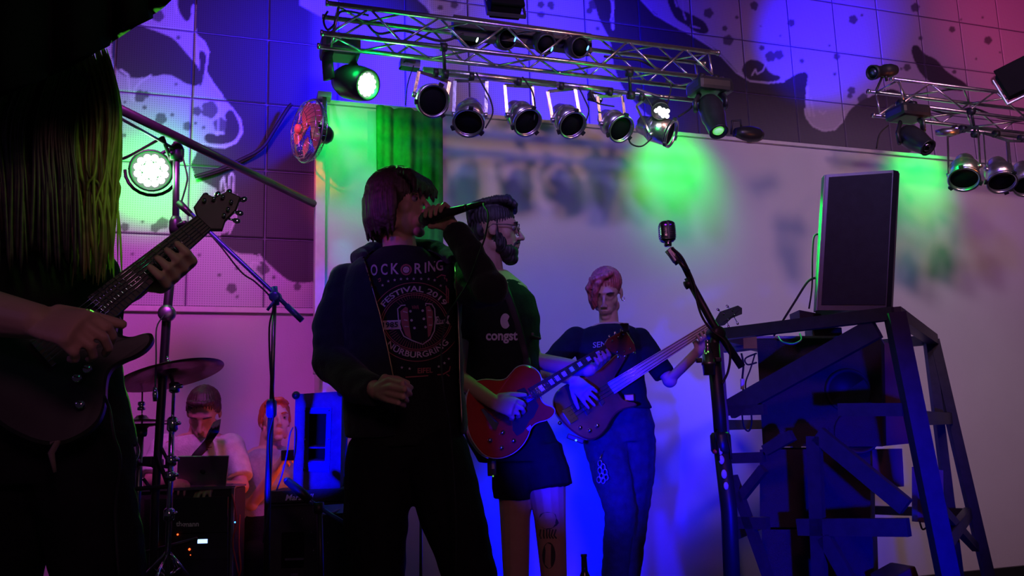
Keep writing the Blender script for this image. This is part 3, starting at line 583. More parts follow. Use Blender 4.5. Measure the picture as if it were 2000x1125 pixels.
# ---------------------------------------------------------------- guitars, traced on their own tilted plane
def PLN(px, py, p0, n): r = ray(px, py); return EYE + r*((V(p0)-EYE).dot(n)/r.dot(n))
M['red_top'] = mat('red_lacquer', (.52, .035, .02), .22, var=.2, scale=8, coat=.5)
M['bass_top'] = mat('reddish_brown_lacquer', (.20, .045, .035), .25, var=.35, scale=6, coat=.5)
M['darkguitar'] = mat('dark_open_pore_body', (.030, .024, .024), .4, var=.3, scale=10)
M['fret_dark'] = mat('rosewood_fretboard', (.035, .02, .015), .5, var=.3, scale=40)
M['fret_maple'] = mat('maple_fretboard', (.62, .45, .36), .35, var=.1, scale=20)
M['cream'] = mat('cream_binding', (.6, .5, .38), .4)
M['inlay'] = mat('pearl_inlay', (.75, .7, .62), .3)
def guitar(root, p0, n, th, body, bm, fb, fm, nf, head, hm, strings, bridge=None, guards=(), pickups=(), knobs=(), tuners=(), inlays=(), neckth=.02, binding=False, straps=()):
    n = V(n).normalized()
    if n.dot(EYE-V(p0)) < 0: n = -n
    Q = lambda a, h=0: PLN(a[0], a[1], p0, n)+n*h
    body = smooth2([tuple(b[:2]) for b in body], 2)
    def plate(poly, h0, h1, name, m, rnd=0, parent=root):
        A = [Q(p, h0) for p in poly]; B = [Q(p, h1) for p in poly]; k = len(A); mb = MB()
        if rnd:
            c = sum(A, V((0, 0, 0)))/k; A1 = [a+(c-a).normalized()*rnd for a in A]; B1 = [b+(c-b).normalized()*rnd for b in B]; mid0 = [a+n*min(rnd, (h1-h0)*.3) for a in A]; mid1 = [b-n*min(rnd, (h1-h0)*.3) for b in B]
            rings = [A1, mid0, mid1, B1]
        else: rings = [A, B]
        vs = [v for r_ in rings for v in r_]; fs = [tuple(range(k-1, -1, -1)), tuple((len(rings)-1)*k+i for i in range(k))]
        for j in range(len(rings)-1): fs += [(j*k+i, j*k+(i+1) % k, (j+1)*k+(i+1) % k, (j+1)*k+i) for i in range(k)]
        mb.add(vs, fs, False); return mb.build(name, m, parent)
    plate(body, -th, 0, 'body', bm, .007)
    if binding: MB().tube([Q(b, -.002) for b in body]+[Q(body[0], -.002)], .0022, 5, False).build('binding', 'cream', root)
    a, b, c, d = fb   # body top, body bottom, nut bottom, nut top
    plate([a, b, c, d], .002, .009, 'fretboard', fm)
    A_, B_, C_, D_ = [Q(x, -.006) for x in fb]
    MB().tube([(A_+B_)/2, (C_+D_)/2], [(A_-B_).length*.48, (C_-D_).length*.48], 12, True, (A_-B_, .013/((A_-B_).length*.48))).build('neck', fm if fm == 'fret_maple' else 'wood_brown', root)
    La, Lb, Lc, Ld = [Q(x, .0095) for x in fb]
    for i in range(nf):
        f = 1-(1-2**(-(i+1)/12))/(1-2**(-nf/12))*1.0
        p, q = Ld+(La-Ld)*(1-f), Lc+(Lb-Lc)*(1-f)
        MB().tube([p, q], .0011, 5).build('fret', 'chrome', root)
    for i, f in enumerate(inlays):
        u = Ld+(La-Ld)*f; w_ = Lc+(Lb-Lc)*f; dd = (La-Ld).normalized()*.009
        p = u+(w_-u)*.25; q = u+(w_-u)*.75
        MB().add([p-dd, q-dd, q+dd, p+dd, p-dd-n*.001, q-dd-n*.001, q+dd-n*.001, p+dd-n*.001], [(0, 1, 2, 3), (7, 6, 5, 4), (0, 4, 5, 1), (1, 5, 6, 2), (2, 6, 7, 3), (3, 7, 4, 0)], False).build('inlay', 'inlay', root)
    plate(head, -.010, .004, 'headstock', hm, .003)
    ns_, b0, b1 = strings
    for i in range(ns_):
        f = (i+.5)/ns_
        s0_ = Q((b0[0]+(b1[0]-b0[0])*f, b0[1]+(b1[1]-b0[1])*f), .014); s1_ = Q((d[0]+(c[0]-d[0])*f, d[1]+(c[1]-d[1])*f), .012)
        MB().tube([s0_, s1_], .0007 if ns_ > 4 else .0012, 4).build('string', 'chrome', root)
    if bridge: plate(bridge, .001, .012, 'bridge', 'chrome', .001)
    for g_, gm, nm in guards: plate(g_, .001, .004, nm, gm)
    for g_, gm in pickups: plate(g_, .001, .010, 'pickup', gm, .002)
    for k_ in knobs: MB().lathe([(.009, 0), (.009, .010), (.006, .013)], Q(k_), n, 14).build('knob', 'chrome', root)
    for (x, y, x2, y2) in tuners:
        MB().tube([Q((x, y), -.004), Q((x2, y2), -.004)], .0022, 6).ball(Q((x2, y2), -.004), (.008, .006, .004), frame((Q((x2, y2))-Q((x, y))), n)).lathe([(.004, 0), (.004, .012)], Q((x, y), .002), n, 8).build('tuning_peg', 'chrome', root)
    return Q
G = lambda ox, oy, k, pts: [(ox+x/k, oy+y/k) for x, y in pts]
# foreground guitar
gp = P(150, 700, 1.60); gn = V((.30, -1, .10))
t = thing('electric_guitar', 'dark electric guitar with horned body played in the left foreground', 'guitar', gp)
guitar(t, gp, gn, .04, [(185, 590), (240, 612), (222, 640), (232, 652), (255, 658), (283, 648), (299, 650), (298, 668), (275, 690), (235, 705), (212, 722), (205, 750), (205, 790), (190, 830), (150, 858), (105, 872), (50, 860), (-20, 820), (-60, 740), (-50, 660), (20, 620), (90, 640), (140, 620)], 'darkguitar',
       [(172, 583), (222, 625), (412, 450), (384, 424)], 'fret_dark', 20, [(384, 424), (378, 405), (398, 377), (420, 386), (445, 373), (470, 385), (462, 410), (440, 432), (434, 450), (412, 450)], 'darkguitar',
       (6, (62, 672), (100, 712)), [(60, 668), (70, 664), (112, 712), (104, 718)], (), [([(120, 628), (134, 620), (176, 662), (164, 672)], 'blackplastic')], [(152, 740), (158, 791), (172, 722)],
       [(400, 395, 402, 382), (418, 392, 425, 379), (436, 388, 447, 374), (452, 398, 476, 388), (446, 412, 468, 415), (438, 424, 462, 430)])
MB().tube([PLN(98, 866, gp, gn), PLN(112, 864, gp, gn), PLN(106, 885, gp, gn)+V((0, -.01, 0)), PLN(113, 922, gp, gn)+V((0, -.01, 0))], [.004, .006, .006, .003], 8).build('strap_end', mat('tan_leather', (.22, .17, .12), .7), t)
cable('guitar_cable', [P(x, y, Y) for x, y, Y in ((204, 775, 1.60), (214, 800, 1.62), (222, 850, 1.62), (235, 900, 1.64), (225, 1000, 1.66), (232, 1125, 1.66))], .003, 'dark cable hanging from the foreground guitar')
# red guitar
rp = P(1000, 810, 3.36); rn = V((.32, -1, .12))
t = thing('electric_guitar', 'glossy red single-cut electric guitar with black pickguard', 'guitar', rp)
g2 = lambda pts: G(900, 560, 2.961, pts)
M['amber_part'] = mat('tan_metal_cover', (.55, .38, .26), .35, .4)
Q2 = guitar(t, rp, rn, .045, g2([(60, 560), (130, 530), (250, 545), (290, 500), (325, 460), (375, 450), (430, 470), (465, 510), (470, 570), (455, 630), (480, 680), (540, 695), (548, 730), (510, 770), (440, 785), (405, 815), (390, 870), (350, 930), (290, 975), (220, 996), (150, 985), (100, 940), (50, 860), (30, 760), (30, 640)]), 'red_top',
       g2([(385, 590), (432, 655), (850, 372), (828, 338)]), 'fret_dark', 19, g2([(828, 338), (850, 300), (930, 258), (960, 262), (1003, 330), (1012, 372), (940, 402), (850, 372)]), 'bass_top',
       (6, *g2([(170, 745), (205, 790)])), g2([(112, 712), (132, 703), (215, 790), (200, 832), (180, 826)]), [(g2([(372, 660), (425, 640), (450, 690), (420, 755), (395, 775), (362, 840), (325, 862), (300, 830), (296, 765), (330, 720)]), 'blackplastic', 'pickguard'), (g2([(378, 820), (400, 800), (408, 815), (390, 835)]), 'cream', 'switch_plate')],
       [(g2([(322, 600), (365, 585), (400, 635), (362, 660)]), 'blackplastic'), (g2([(222, 690), (240, 678), (290, 735), (272, 752)]), 'chrome')], g2([(240, 845), (303, 892), (167, 890), (233, 932)]),
       [(*p[0], *p[1]) for p in (g2([(870, 315), (862, 288)]), g2([(905, 295), (895, 268)]), g2([(935, 280), (930, 252)]), g2([(900, 380), (915, 405)]), g2([(940, 375), (952, 400)]), g2([(975, 360), (1005, 380)]))], inlays=(.12, .25, .37, .48, .58, .67, .75, .88), binding=True)
# bass
bp = P(1150, 780, 3.80); bn = V((.10, -1, .12))
t = thing('bass_guitar', 'reddish brown bass guitar with long pale neck', 'guitar', bp)
g3 = lambda pts: G(1060, 620, 4.0175, pts)
g4 = lambda pts: G(1220, 400, 3.123, pts)
Q3 = guitar(t, bp, bn, .042, g3([(88, 620), (84, 670), (100, 740), (150, 815), (230, 893), (310, 945), (380, 962), (440, 942), (500, 880), (555, 775), (620, 718), (700, 702), (746, 690), (735, 668), (690, 664), (640, 650), (600, 600), (570, 560), (560, 470), (600, 405), (640, 340), (668, 280), (630, 250), (560, 300), (470, 390), (370, 450), (250, 488), (170, 530), (115, 570)]), 'bass_top',
       g3([(508, 512), (562, 602), (1350, 78), (1312, 28)]), 'fret_maple', 0, g4([(545, 718), (560, 690), (582, 652), (690, 614), (716, 630), (716, 666), (655, 690), (612, 732), (570, 742)]), 'blackplastic',
       (4, *g3([(160, 712), (240, 810)])), g3([(145, 735), (210, 705), (278, 800), (215, 838)]), (), [(g3([(420, 618), (445, 605), (488, 668), (465, 695)]), 'blackplastic'), (g3([(285, 668), (305, 655), (372, 745), (350, 768)]), 'blackplastic')],
       g3([(293, 866), (368, 888), (426, 850), (132, 830)]), [(*p[0], *p[1]) for p in (g4([(600, 665), (572, 638)]), g4([(655, 645), (628, 618)]), g4([(665, 672), (690, 722)]), g4([(625, 700), (636, 742)]))], binding=False)
# ---------------------------------------------------------------- microphones and stands
M['bluelit'] = mat('blue_lit_satin_tube', (.05, .08, .38), .3, .3)  # blue light on the tubes is put into their base colour
Yb = 3.35
t = thing('mic_stand', 'microphone boom stand between the drums and the speaker cabinet', 'stand', P(520, 1230, Yb))
MB().tube([P(352, 395, Yb+.1), P(385, 430, Yb+.08), P(538, 575, Yb), P(566, 603, Yb)], .0085, 10).build('boom', 'bluelit', t)
MB().tube([P(560, 597, Yb), P(590, 626, Yb)], .012, 10).build('counterweight', 'bluelit', t)
MB().tube([P(350, 397, Yb+.1), P(372, 418, Yb+.08)], [.016, .012], 10).build('mic_clip', 'blackplastic', t)
MB().lathe([(.014, -.022), (.022, -.018), (.022, .018), (.014, .022)], P(538, 580, Yb), (0, -1, 0), 16).tube([P(536, 560, Yb), P(540, 596, Yb)], .012, 10).tube([P(536, 588, Yb-.02), P(522, 606, Yb-.02)], .006, 8).build('clutch', 'bluelit', t)
MB().tube([P(536, 590, Yb), P(530, 800, Yb)], .0085, 10).build('upper_tube', 'steel', t)
MB().tube([P(530, 790, Yb), P(523, 960, Yb), P(519, 1180, Yb)], .012, 10).build('lower_tube', 'black', t)
MB().lathe([(.014, -.03), (.02, -.02), (.02, .03), (.012, .04)], P(530, 800, Yb), (0, 0, 1), 14).build('height_collar', 'bluelit', t)
for s in ((-90, 1250, 0), (80, 1250, .1), (0, 1260, -.3)): MB().tube([P(519, 1165, Yb), P(519+s[0], s[1], Yb+s[2])], .009, 8).build('leg', 'black', t)
cable('microphone_cable', [P(352, 397, Yb+.1), P(420, 468, Yb-.01), P(470, 530, Yb-.01), P(500, 552, Yb), P(533, 590, Yb-.02), P(526, 640, Yb-.02), P(528, 720, Yb-.02), P(535, 800, Yb-.02), P(524, 860, Yb-.02), P(526, 960, Yb-.02), P(514, 1060, Yb-.02)], .0035, 'thin cable wound down the mic stand left of the blue cabinet')
# small mic stand in front of amp
Ys = 3.3
t = thing('mic_stand', 'low black mic stand with short boom in front of the amplifier', 'stand', P(625, 1200, Ys))
MB().tube([P(622, 990, Ys), P(585, 965, Ys)], .009, 8).tube([P(622, 990, Ys), P(700, 1038, Ys)], .008, 8).build('boom', 'bluelit', t)
MB().tube([P(606, 978, Ys), P(588, 962, Ys), P(560, 938, Ys)], [.016, .018, .014], 12).build('microphone', 'black', t)
MB().ball(P(560, 938, Ys), .012).build('microphone_tip', 'steel', t)
MB().tube([P(624, 992, Ys), P(628, 1190, Ys)], .011, 8).lathe([(.014, -.02), (.02, -.01), (.02, .02)], P(622, 992, Ys), (0, 0, 1), 12).build('pole', 'black', t)
for x, dy in ((560, 0), (700, .1), (640, -.2)): MB().tube([P(627, 1150, Ys), P(x, 1200, Ys+dy)], .008, 8).build('leg', 'black', t)
MB().box(P(664, 995, Ys+.15), (.13, .10, .008), frame((1, .2, .02), (0, -.3, 1)), .002).tube([P(664, 996, Ys+.15), P(628, 1010, Ys)], .006, 6).build('tray', 'black', t)
t = thing('thin_stand', 'thin pole of a stand just behind the singer legs', 'stand', P(822, 1200, 3.5))
MB().tube([P(822, 962, 3.5), P(822, 1190, 3.5)], .006, 8).lathe([(.012, 0), (.016, .01), (.016, .05)], P(822, 975, 3.5), (0, 0, 1), 10).build('pole', 'steel', t)
for x in (800, 845): MB().tube([P(822, 1160, 3.5), P(x, 1192, 3.5)], .006, 6).build('leg', 'steel', t)
# vintage microphone on its stand
Yv = 2.95
t = thing('vintage_mic_stand', 'black pole stand and boom holding the chrome ribbed microphone', 'stand', P(1425, 1260, Yv))
MB().tube([P(1327, 505, Yv), P(1348, 548, Yv)], .008, 10).build('boom_tip', 'black', t)
MB().tube([P(1343, 542, Yv), P(1392, 632, Yv), P(1449, 717, Yv)], .013, 12).build('boom', 'black', t)
MB().tube([P(1352, 552, Yv), P(1338, 558, Yv)], [.012, .015], 10).build('boom_knob', 'black', t)
MB().lathe([(.012, -.03), (.024, -.025), (.024, .025), (.012, .03)], P(1398, 652, Yv), (.3, -1, 0), 16).tube([P(1398, 652, Yv), P(1392, 690, Yv)], .017, 10).build('clutch', 'black', t)
MB().tube([P(1392, 670, Yv), P(1404, 800, Yv), P(1410, 885, Yv)], .022, 14).build('upper_pole', 'black', t)
MB().tube([P(1408, 860, Yv), P(1424, 1000, Yv), P(1434, 1240, Yv)], .027, 14).build('lower_pole', 'black', t)
for s in ((1350, 1258, 0), (1500, 1258, .1), (1430, 1262, -.25)): MB().tube([P(1434, 1225, Yv), P(s[0], s[1], Yv+s[2])], .012, 8).build('leg', 'black', t)
MB().lathe([(.028, -.03), (.034, -.02), (.034, .03), (.026, .04)], P(1408, 868, Yv), (0, 0, 1), 14).build('collar', 'blackplastic', t)
for x, y, r in ((1406, 880, .013), (1409, 898, .013), (1414, 926, .013), (1418, 949, .011)): MB().ball(P(x, y, Yv-.028), (r*.75, .004, r*1.15)).build('guitar_pick', 'inlay', t, label='pale oval pick stuck on the pole')
MB().ball(P(1398, 882, Yv-.02), (.010, .006, .008)).build('guitar_pick', mat('red_pick', (.6, .03, .04), .4), t, label='red pick at the edge of the pole')
MB().tube([P(1399, 862, Yv-.03), P(1397, 850, Yv-.03), P(1400, 838, Yv-.03), P(1404, 900, Yv-.03)], .004, 6).tube([P(1420, 850, Yv-.03), P(1427, 880, Yv-.03), P(1428, 897, Yv-.03)], .004, 6).build('cable_tie', 'rubber', t)
# the mic itself
mc = P(1303, 453, Yv); t = thing('vintage_microphone', 'chrome ribbed retro microphone on top of the boom', 'microphone', mc)
prof = []
bw, bd, bh = .030, .026, .040
nr = 46; vs = []; fs = []; nn = 28
for j in range(nr+1):
    z = -1+2*j/nr; k = (1-abs(z)**5)**.5 if abs(z) < 1 else 0.0; k = max(k, .35)
    rib = .93 if (j % 4 < 2 and 5 < j < nr-6) else 1
    for i in range(nn):
        q = 2*math.pi*i/nn; ce, se = math.cos(q), math.sin(q); ex = .62
        flute = 1 if abs(ce) > .45 else rib
        vs.append(mc+V((math.copysign(abs(ce)**ex, ce)*bw*k*(rib if abs(ce) > .3 else 1), math.copysign(abs(se)**ex, se)*bd*k*rib, z*bh)))
for j in range(nr):
    for i in range(nn): fs.append((j*nn+i, j*nn+(i+1) % nn, (j+1)*nn+(i+1) % nn, (j+1)*nn+i))
m = MB(); m.add(vs, fs+[tuple(range(nn-1, -1, -1)), tuple(nr*nn+i for i in range(nn))], False); m.build('ribbed_shell', 'chrome', t)
MB().box(mc+V((0, -.0262, 0)), (.010, .004, .062), None, .0015).build('centre_bar', 'chrome', t)
MB().lathe([(.012, -.052), (.014, -.045), (.014, -.036)], mc, (0, 0, 1), 14).build('swivel', 'chrome', t)
MB().tube([P(1305, 487, Yv), P(1327, 513, Yv)], [.015, .017], 10, True).box(P(1315, 498, Yv), (.028, .03, .05), frame((.86, 0, .5), (-.5, 0, .86)), .004).build('mount', 'steel', t)
MB().tube([P(1325, 508, Yv-.02), P(1335, 520, Yv-.02), P(1346, 530, Yv-.02)], [.007, .009, .006], 8).build('plug', 'blackplastic', t)
cable('microphone_cable', [P(1312, 484, Yv-.02), P(1330, 500, Yv-.03), P(1345, 528, Yv-.02), P(1356, 555, Yv-.02), P(1362, 590, Yv-.03), P(1372, 620, Yv-.03), P(1390, 645, Yv-.03), P(1415, 665, Yv-.04), P(1426, 690, Yv-.04), P(1422, 725, Yv-.04), P(1410, 750, Yv-.04)], .004, 'black cable following the boom of the chrome microphone')
# drink holder on the pole
c = P(1384, 708, Yv-.03); t = thing('bottle_holder', 'clip-on holder with small bottle on the pole stand', 'holder', c)
MB().lathe([(.020, -.042), (.021, -.01), (.024, -.008), (.024, .0), (.020, .002), (.019, .03)], c, (0, 0, 1), 18).build('cup', 'steel', t)
MB().lathe([(.017, .0), (.017, .03), (.009, .05), (.008, .07), (.009, .075)], c, (0, 0, 1), 14).build('bottle', 'chrome', t)
for s in (-1, 1): MB().box(c+V((s*.032, 0, .008)), (.02, .02, .016), None, .004).build('clip', 'blackplastic', t)
MB().ball(P(1383, 687, Yv-.06), .003).ball(P(1379, 690, Yv-.06), .0025).build('status_led', 'led_gdim', t)
# ---------------------------------------------------------------- drums
M['cymbal'] = mat('bronze_cymbal', (.22, .13, .10), .38, .85, bump=.15, bscale=90, var=.3, scale=12)
Yc = 3.45
cc = P(333, 731, Yc); cax = V((-.27, .10, 1)).normalized()
t = thing('cymbal_stand', 'chrome cymbal stand with braced tripod legs', 'stand', P(326, 1200, Yc))
MB().tube([cc-cax*.0, P(340, 755, Yc), P(336, 835, Yc)], .007, 8).build('upper_tube', 'chrome', t)
MB().tube([P(336, 830, Yc), P(332, 960, Yc), P(326, 1150, Yc)], .0115, 10).build('lower_tube', 'chrome', t)
for x, y, h in ((341, 757, .022), (337, 829, .03), (334, 900, .022), (332, 930, .02), (330, 1005, .025)): MB().lathe([(.013, -h), (.021, -h*.7), (.021, h*.7), (.013, h)], P(x, y, Yc), (0, 0, 1), 14).tube([P(x, y, Yc), P(x+14, y-3, Yc-.02)], [.006, .008], 8).build('joint', 'chrome', t)
MB().tube([P(333, 960, Yc), P(312, 905, Yc), P(306, 880, Yc)], .009, 8).build('boom_arm', 'black', t)
for x, dy in ((268, .05), (382, .05), (300, -.3), (360, .2)): MB().tube([P(328, 1075, Yc), P(x, 1140, Yc+dy)], .006, 8).tube([P(327, 1128, Yc), P((x+328)/2, 1108, Yc+dy/2)], .004, 6).build('leg', 'chrome', t)
t = thing('cymbal', 'large tilted bronze crash cymbal in front of the pink wall', 'cymbal', cc)
RC = .205
MB().lathe([(.006, .034), (.02, .032), (.034, .022), (.040, .016), (RC*.6, .010), (RC, -.004), (RC, -.006), (RC*.6, .007), (.040, .013), (.03, .02), (.006, .03)], cc, cax, 48, False).build('plate', 'cymbal', t)
MB().lathe([(.016, .034), (.018, .05), (.012, .055)], cc, cax, 14).lathe([(.006, .05), (.006, .075)], cc, cax, 10).build('wing_nut', 'led_gdim' if False else 'chrome', t)
Yh = 3.55
hcen = P(276, 826, Yh)
t = thing('hi_hat', 'pair of hi-hat cymbals on a stand left of the laptop man', 'cymbal', P(270, 1200, Yh))
for nm, sg in (('top_cymbal', 1), ('bottom_cymbal', -1)):
    MB().lathe([(.006, sg*.028), (.018, sg*.026), (.03, sg*.012), (.115, sg*.002), (.115, sg*.0005), (.03, sg*.010), (.006, sg*.024)], hcen+V((0, 0, sg*.004)), (0, 0, 1), 40, False).build(nm, 'cymbal', t)
MB().tube([P(278, 765, Yh), P(276, 960, Yh)], .0035, 8).build('pull_rod', 'chrome', t)
MB().lathe([(.008, -.012), (.016, -.01), (.016, .0), (.009, .004), (.015, .012), (.014, .022), (.006, .026)], P(276, 796, Yh), (0, 0, 1), 14).build('clutch', 'chrome', t)
MB().lathe([(.02, 0), (.024, .01), (.024, .03)], P(275, 853, Yh), (0, 0, 1), 14).build('seat', 'black', t)
MB().tube([P(275, 850, Yh), P(269, 975, Yh), P(264, 1160, Yh)], .0125, 10).build('tube', 'steel', t)
for x, dy in ((225, 0), (310, .1), (262, -.25)): MB().tube([P(265, 1110, Yh), P(x, 1170, Yh+dy)], .006, 8).build('leg', 'steel', t)
# tom drum, partly behind the foreground guitarist
M['drum'] = mat('dark_drum_shell', (.03, .025, .05), .25, var=.3, coat=.6)
tc_ = P(196, 915, 3.4); ta = V((.35, -.5, .6)).normalized()
t = thing('tom_drum', 'dark tom drum half hidden behind the foreground guitarist', 'drum', tc_)
MB().lathe([(.115, -.10), (.115, .10)], tc_, ta, 32).build('shell', 'drum', t)
MB().lathe([(.112, .101), (.001, .102)], tc_, ta, 32, False).build('drum_head', mat('drum_skin', (.55, .5, .5), .5), t)
for h in (-.10, .10): MB().tube([tc_+ta*h+(ta.orthogonal().normalized()*math.cos(q)+ta.cross(ta.orthogonal().normalized())*math.sin(q))*.12 for q in np.linspace(0, 2*math.pi, 33)], .005, 8, False).build('hoop', 'chrome', t)
for k in range(8):
    q = 2*math.pi*k/8; o_ = ta.orthogonal().normalized(); d_ = o_*math.cos(q)+ta.cross(o_)*math.sin(q)
    MB().tube([tc_+ta*-.10+d_*.124, tc_+ta*.10+d_*.124], .0025, 6).box(tc_+d_*.119, (.012, .012, .03), frame(ta.cross(d_), ta)).build('tension_rod', 'chrome', t)
MB().tube([tc_-ta*.02+V((.1, 0, -.03)), P(262, 955, 3.45), P(330, 950, Yc)], .009, 8).build('mount_arm', 'black', t)
for i, (x0, y0, x1, y1) in enumerate(((238, 780, 258, 900), (245, 885, 300, 975))):
    pass
t = thing('drum_hardware', 'black rods and clamps between tom drum and cymbal stand', 'stand', P(250, 1200, 3.5))
for a_, b_ in (((222, 770), (262, 905)), ((236, 790), (252, 900)), ((258, 905), (330, 912)), ((262, 905), (256, 1180)), ((308, 860), (330, 905)), ((280, 935), (300, 962)), ((280, 1080), (385, 1052))):
    MB().tube([P(*a_, 3.5), P(*b_, 3.5)], .007, 8).build('rod', 'black', t)
for x, y in ((262, 905), (290, 900), (308, 905)): MB().box(P(x, y, 3.5), (.04, .03, .035), None, .006).build('clamp', 'blackplastic', t)
m = MB().tube(smooth_path([P(x, y, 3.3) for x, y in ((212, 732), (222, 724), (236, 727), (241, 742), (234, 758), (222, 764))]), .005, 8).tube([P(222, 764, 3.3), P(214, 778, 3.3)], .012, 10)
tag(m.build('gooseneck_microphone', 'black'), 'gooseneck drum microphone bending under the guitar horn', 'microphone')
cable('microphone_cable', [P(322, 615, 3.45), P(306, 640, 3.4), P(305, 700, 3.3), P(303, 757, 3.2)], .003, 'thin cable hanging in front of the crash cymbal')
m = MB().tube([P(303, 756, 3.2), P(303, 770, 3.2), P(303, 784, 3.2)], [.006, .010, .008], 10); tag(m.build('cable_plug', 'chrome'), 'metal plug hanging below the crash cymbal', 'plug')
# ---------------------------------------------------------------- rack case, laptop
Yr = 3.95
RF_ = frame((1, .06, 0), (0, 0, 1))
ca, cb = P(268, 957, Yr), P(455, 953, Yr); rw = (cb-ca).length; rz = (ca.z+cb.z)/2; mid = (ca+cb)/2
t = thing('rack_case', 'black equipment rack case carrying the laptop, small lamps lit', 'case', V((mid.x, mid.y+.15, 0)))
MB().box(V((mid.x, mid.y+.1, rz/2)), (rw, .18, rz-.01), RF_, .006).build('case_body', 'tolex', t)
for x in (-rw/2, rw/2): MB().box(V((mid.x+x, mid.y+.005, rz/2)), (.014, .016, rz), RF_, .002).build('edge_rail', 'steel', t)
MB().box(V((mid.x, mid.y+.005, rz)), (rw+.014, .016, .014), RF_, .002).build('edge_rail', 'steel', t)
MB().box(V((mid.x, mid.y+.1, rz+.001)), (rw, .20, .008), RF_, .002).build('lid', 'steel', t)
fy = mid.y-.0
def onrack(px, py, d=0): return P(px, py, fy-.012-d+ (px-362)/1700*.2)
for j, (y0, y1) in enumerate(((975, 1010), (1013, 1040), (1043, 1068), (1071, 1092), (1095, 1125))):
    a_, b_ = onrack(282, y0), onrack(447, y1); MB().box((a_+b_)/2, (b_.x-a_.x, .014, abs(a_.z-b_.z)), None, .002).build('rack_unit', 'blackplastic', t)
def flat_text(txt, size, center, X, Y, parent, m, name='lettering', bold=.0, off=(0, 0, 0)):
    vs, fs = text2d(txt, size, bold); X = V(X).normalized(); Y = V(Y).normalized(); m_ = MB(); ys = [v[1] for v in vs]; cy = (max(ys)+min(ys))/2
    N_ = X.cross(Y).normalized()
    m_.add([V(center)+X*x+Y*(y-cy)+N_*.001 for x, y in vs], fs, False); return m_.build(name, m, parent)
M['print_white'] = mat('white_print', (.72, .72, .72), .7, var=.05)
M['print_dim'] = mat('grey_print', (.35, .34, .38), .7)
flat_text('th', .030, onrack(350, 1023, .010), (1, .06, 0), (0, 0, 1), t, 'print_white', bold=.0008); flat_text('mann', .030, onrack(374, 1025, .010), (1, .06, 0), (0, 0, 1), t, 'print_white', bold=.0008)
MB().tube([onrack(359, 1025, .011)+V((math.cos(q)*.0055, 0, math.sin(q)*.0055)) for q in np.linspace(0, 6.28, 13)], .0018, 5).build('logo_ring', 'print_white', t)
a_ = onrack(396, 1057, .008); MB().box(a_, (.044, .006, .018), None, .001).build('lit_display', 'led_screen', t)
MB().box(onrack(396, 1088, .008), (.036, .004, .014)).build('badge', 'print_dim', t)
for x, y, m_, r in ((370, 1073, 'led_red', .005), (295, 1015, 'led_red', .0025), (347, 1044, 'led_red', .004), (303, 1064, 'led_red', .004), (411, 1070, 'led_blue', .002), (372, 1084, 'led_red', .0022)): MB().ball(onrack(x, y, .008), r, None, 10, 6).build('indicator_lamp', m_, t)
ly = Yr-.02
t = thing('laptop', 'grey laptop seen from behind on the rack case', 'laptop', P(395, 950, ly))
M['laptop'] = mat('grey_aluminium_lid', (.22, .21, .23), .35, .5, var=.05)
cor = [P(345, 951, ly+.08), P(441, 949, ly+.08), P(447, 891, ly), P(347, 892, ly)]
m = MB(); nb = (cor[1]-cor[0]).cross(cor[3]-cor[0]).normalized(); m.add(cor+[c_-nb*.006 for c_ in cor], [(0, 1, 2, 3), (7, 6, 5, 4), (0, 4, 5, 1), (1, 5, 6, 2), (2, 6, 7, 3), (3, 7, 4, 0)], False); m.build('lid', 'laptop', t)
MB().box((cor[0]+cor[1])/2+V((0, .06, -.0)), (.225, .13, .012), None, .003).build('base', 'laptop', t)
lc = (cor[0]+cor[2])/2; nn_ = nb if nb.y < 0 else -nb; lx_ = (cor[1]-cor[0]).normalized()
MB().lathe([(.0005, .0012), (.011, .001), (.012, 0)], lc, nn_, 18).build('lid_emblem', 'tolex', t)
MB().ball(lc+lx_*.003+V((0, 0, .015))+nn_*.001, (.002, .001, .005), frame((1, 0, .6), (-.6, 0, 1)), 8, 5).build('lid_emblem', 'tolex', t)
cable('rack_cable', [P(453, 965, Yr-.03), P(458, 985, Yr-.05), P(462, 1020, Yr-.05), P(455, 1060, Yr-.05), P(466, 1120, Yr-.05)], .004, 'cable hanging on the right side of the rack case', mat('red_lit_cable', (.4, .05, .03), .5))  # red light on the cables is put into this colour
M['red_lit_cable'] = bpy.data.materials['red_lit_cable']
cable('rack_cable', [P(468, 1005, Yr+.1), P(466, 1060, Yr+.1), P(470, 1115, Yr+.1), P(455, 1135, Yr+.1)], .005, 'red lit cable dangling between the two seated men', 'red_lit_cable')
m = MB().ball(P(459, 1020, Yr-.05), .0035); o = m.build('power_plug', 'led_blue'); tag(o, 'tiny blue-white lamp on a plug right of the rack case', 'plug')
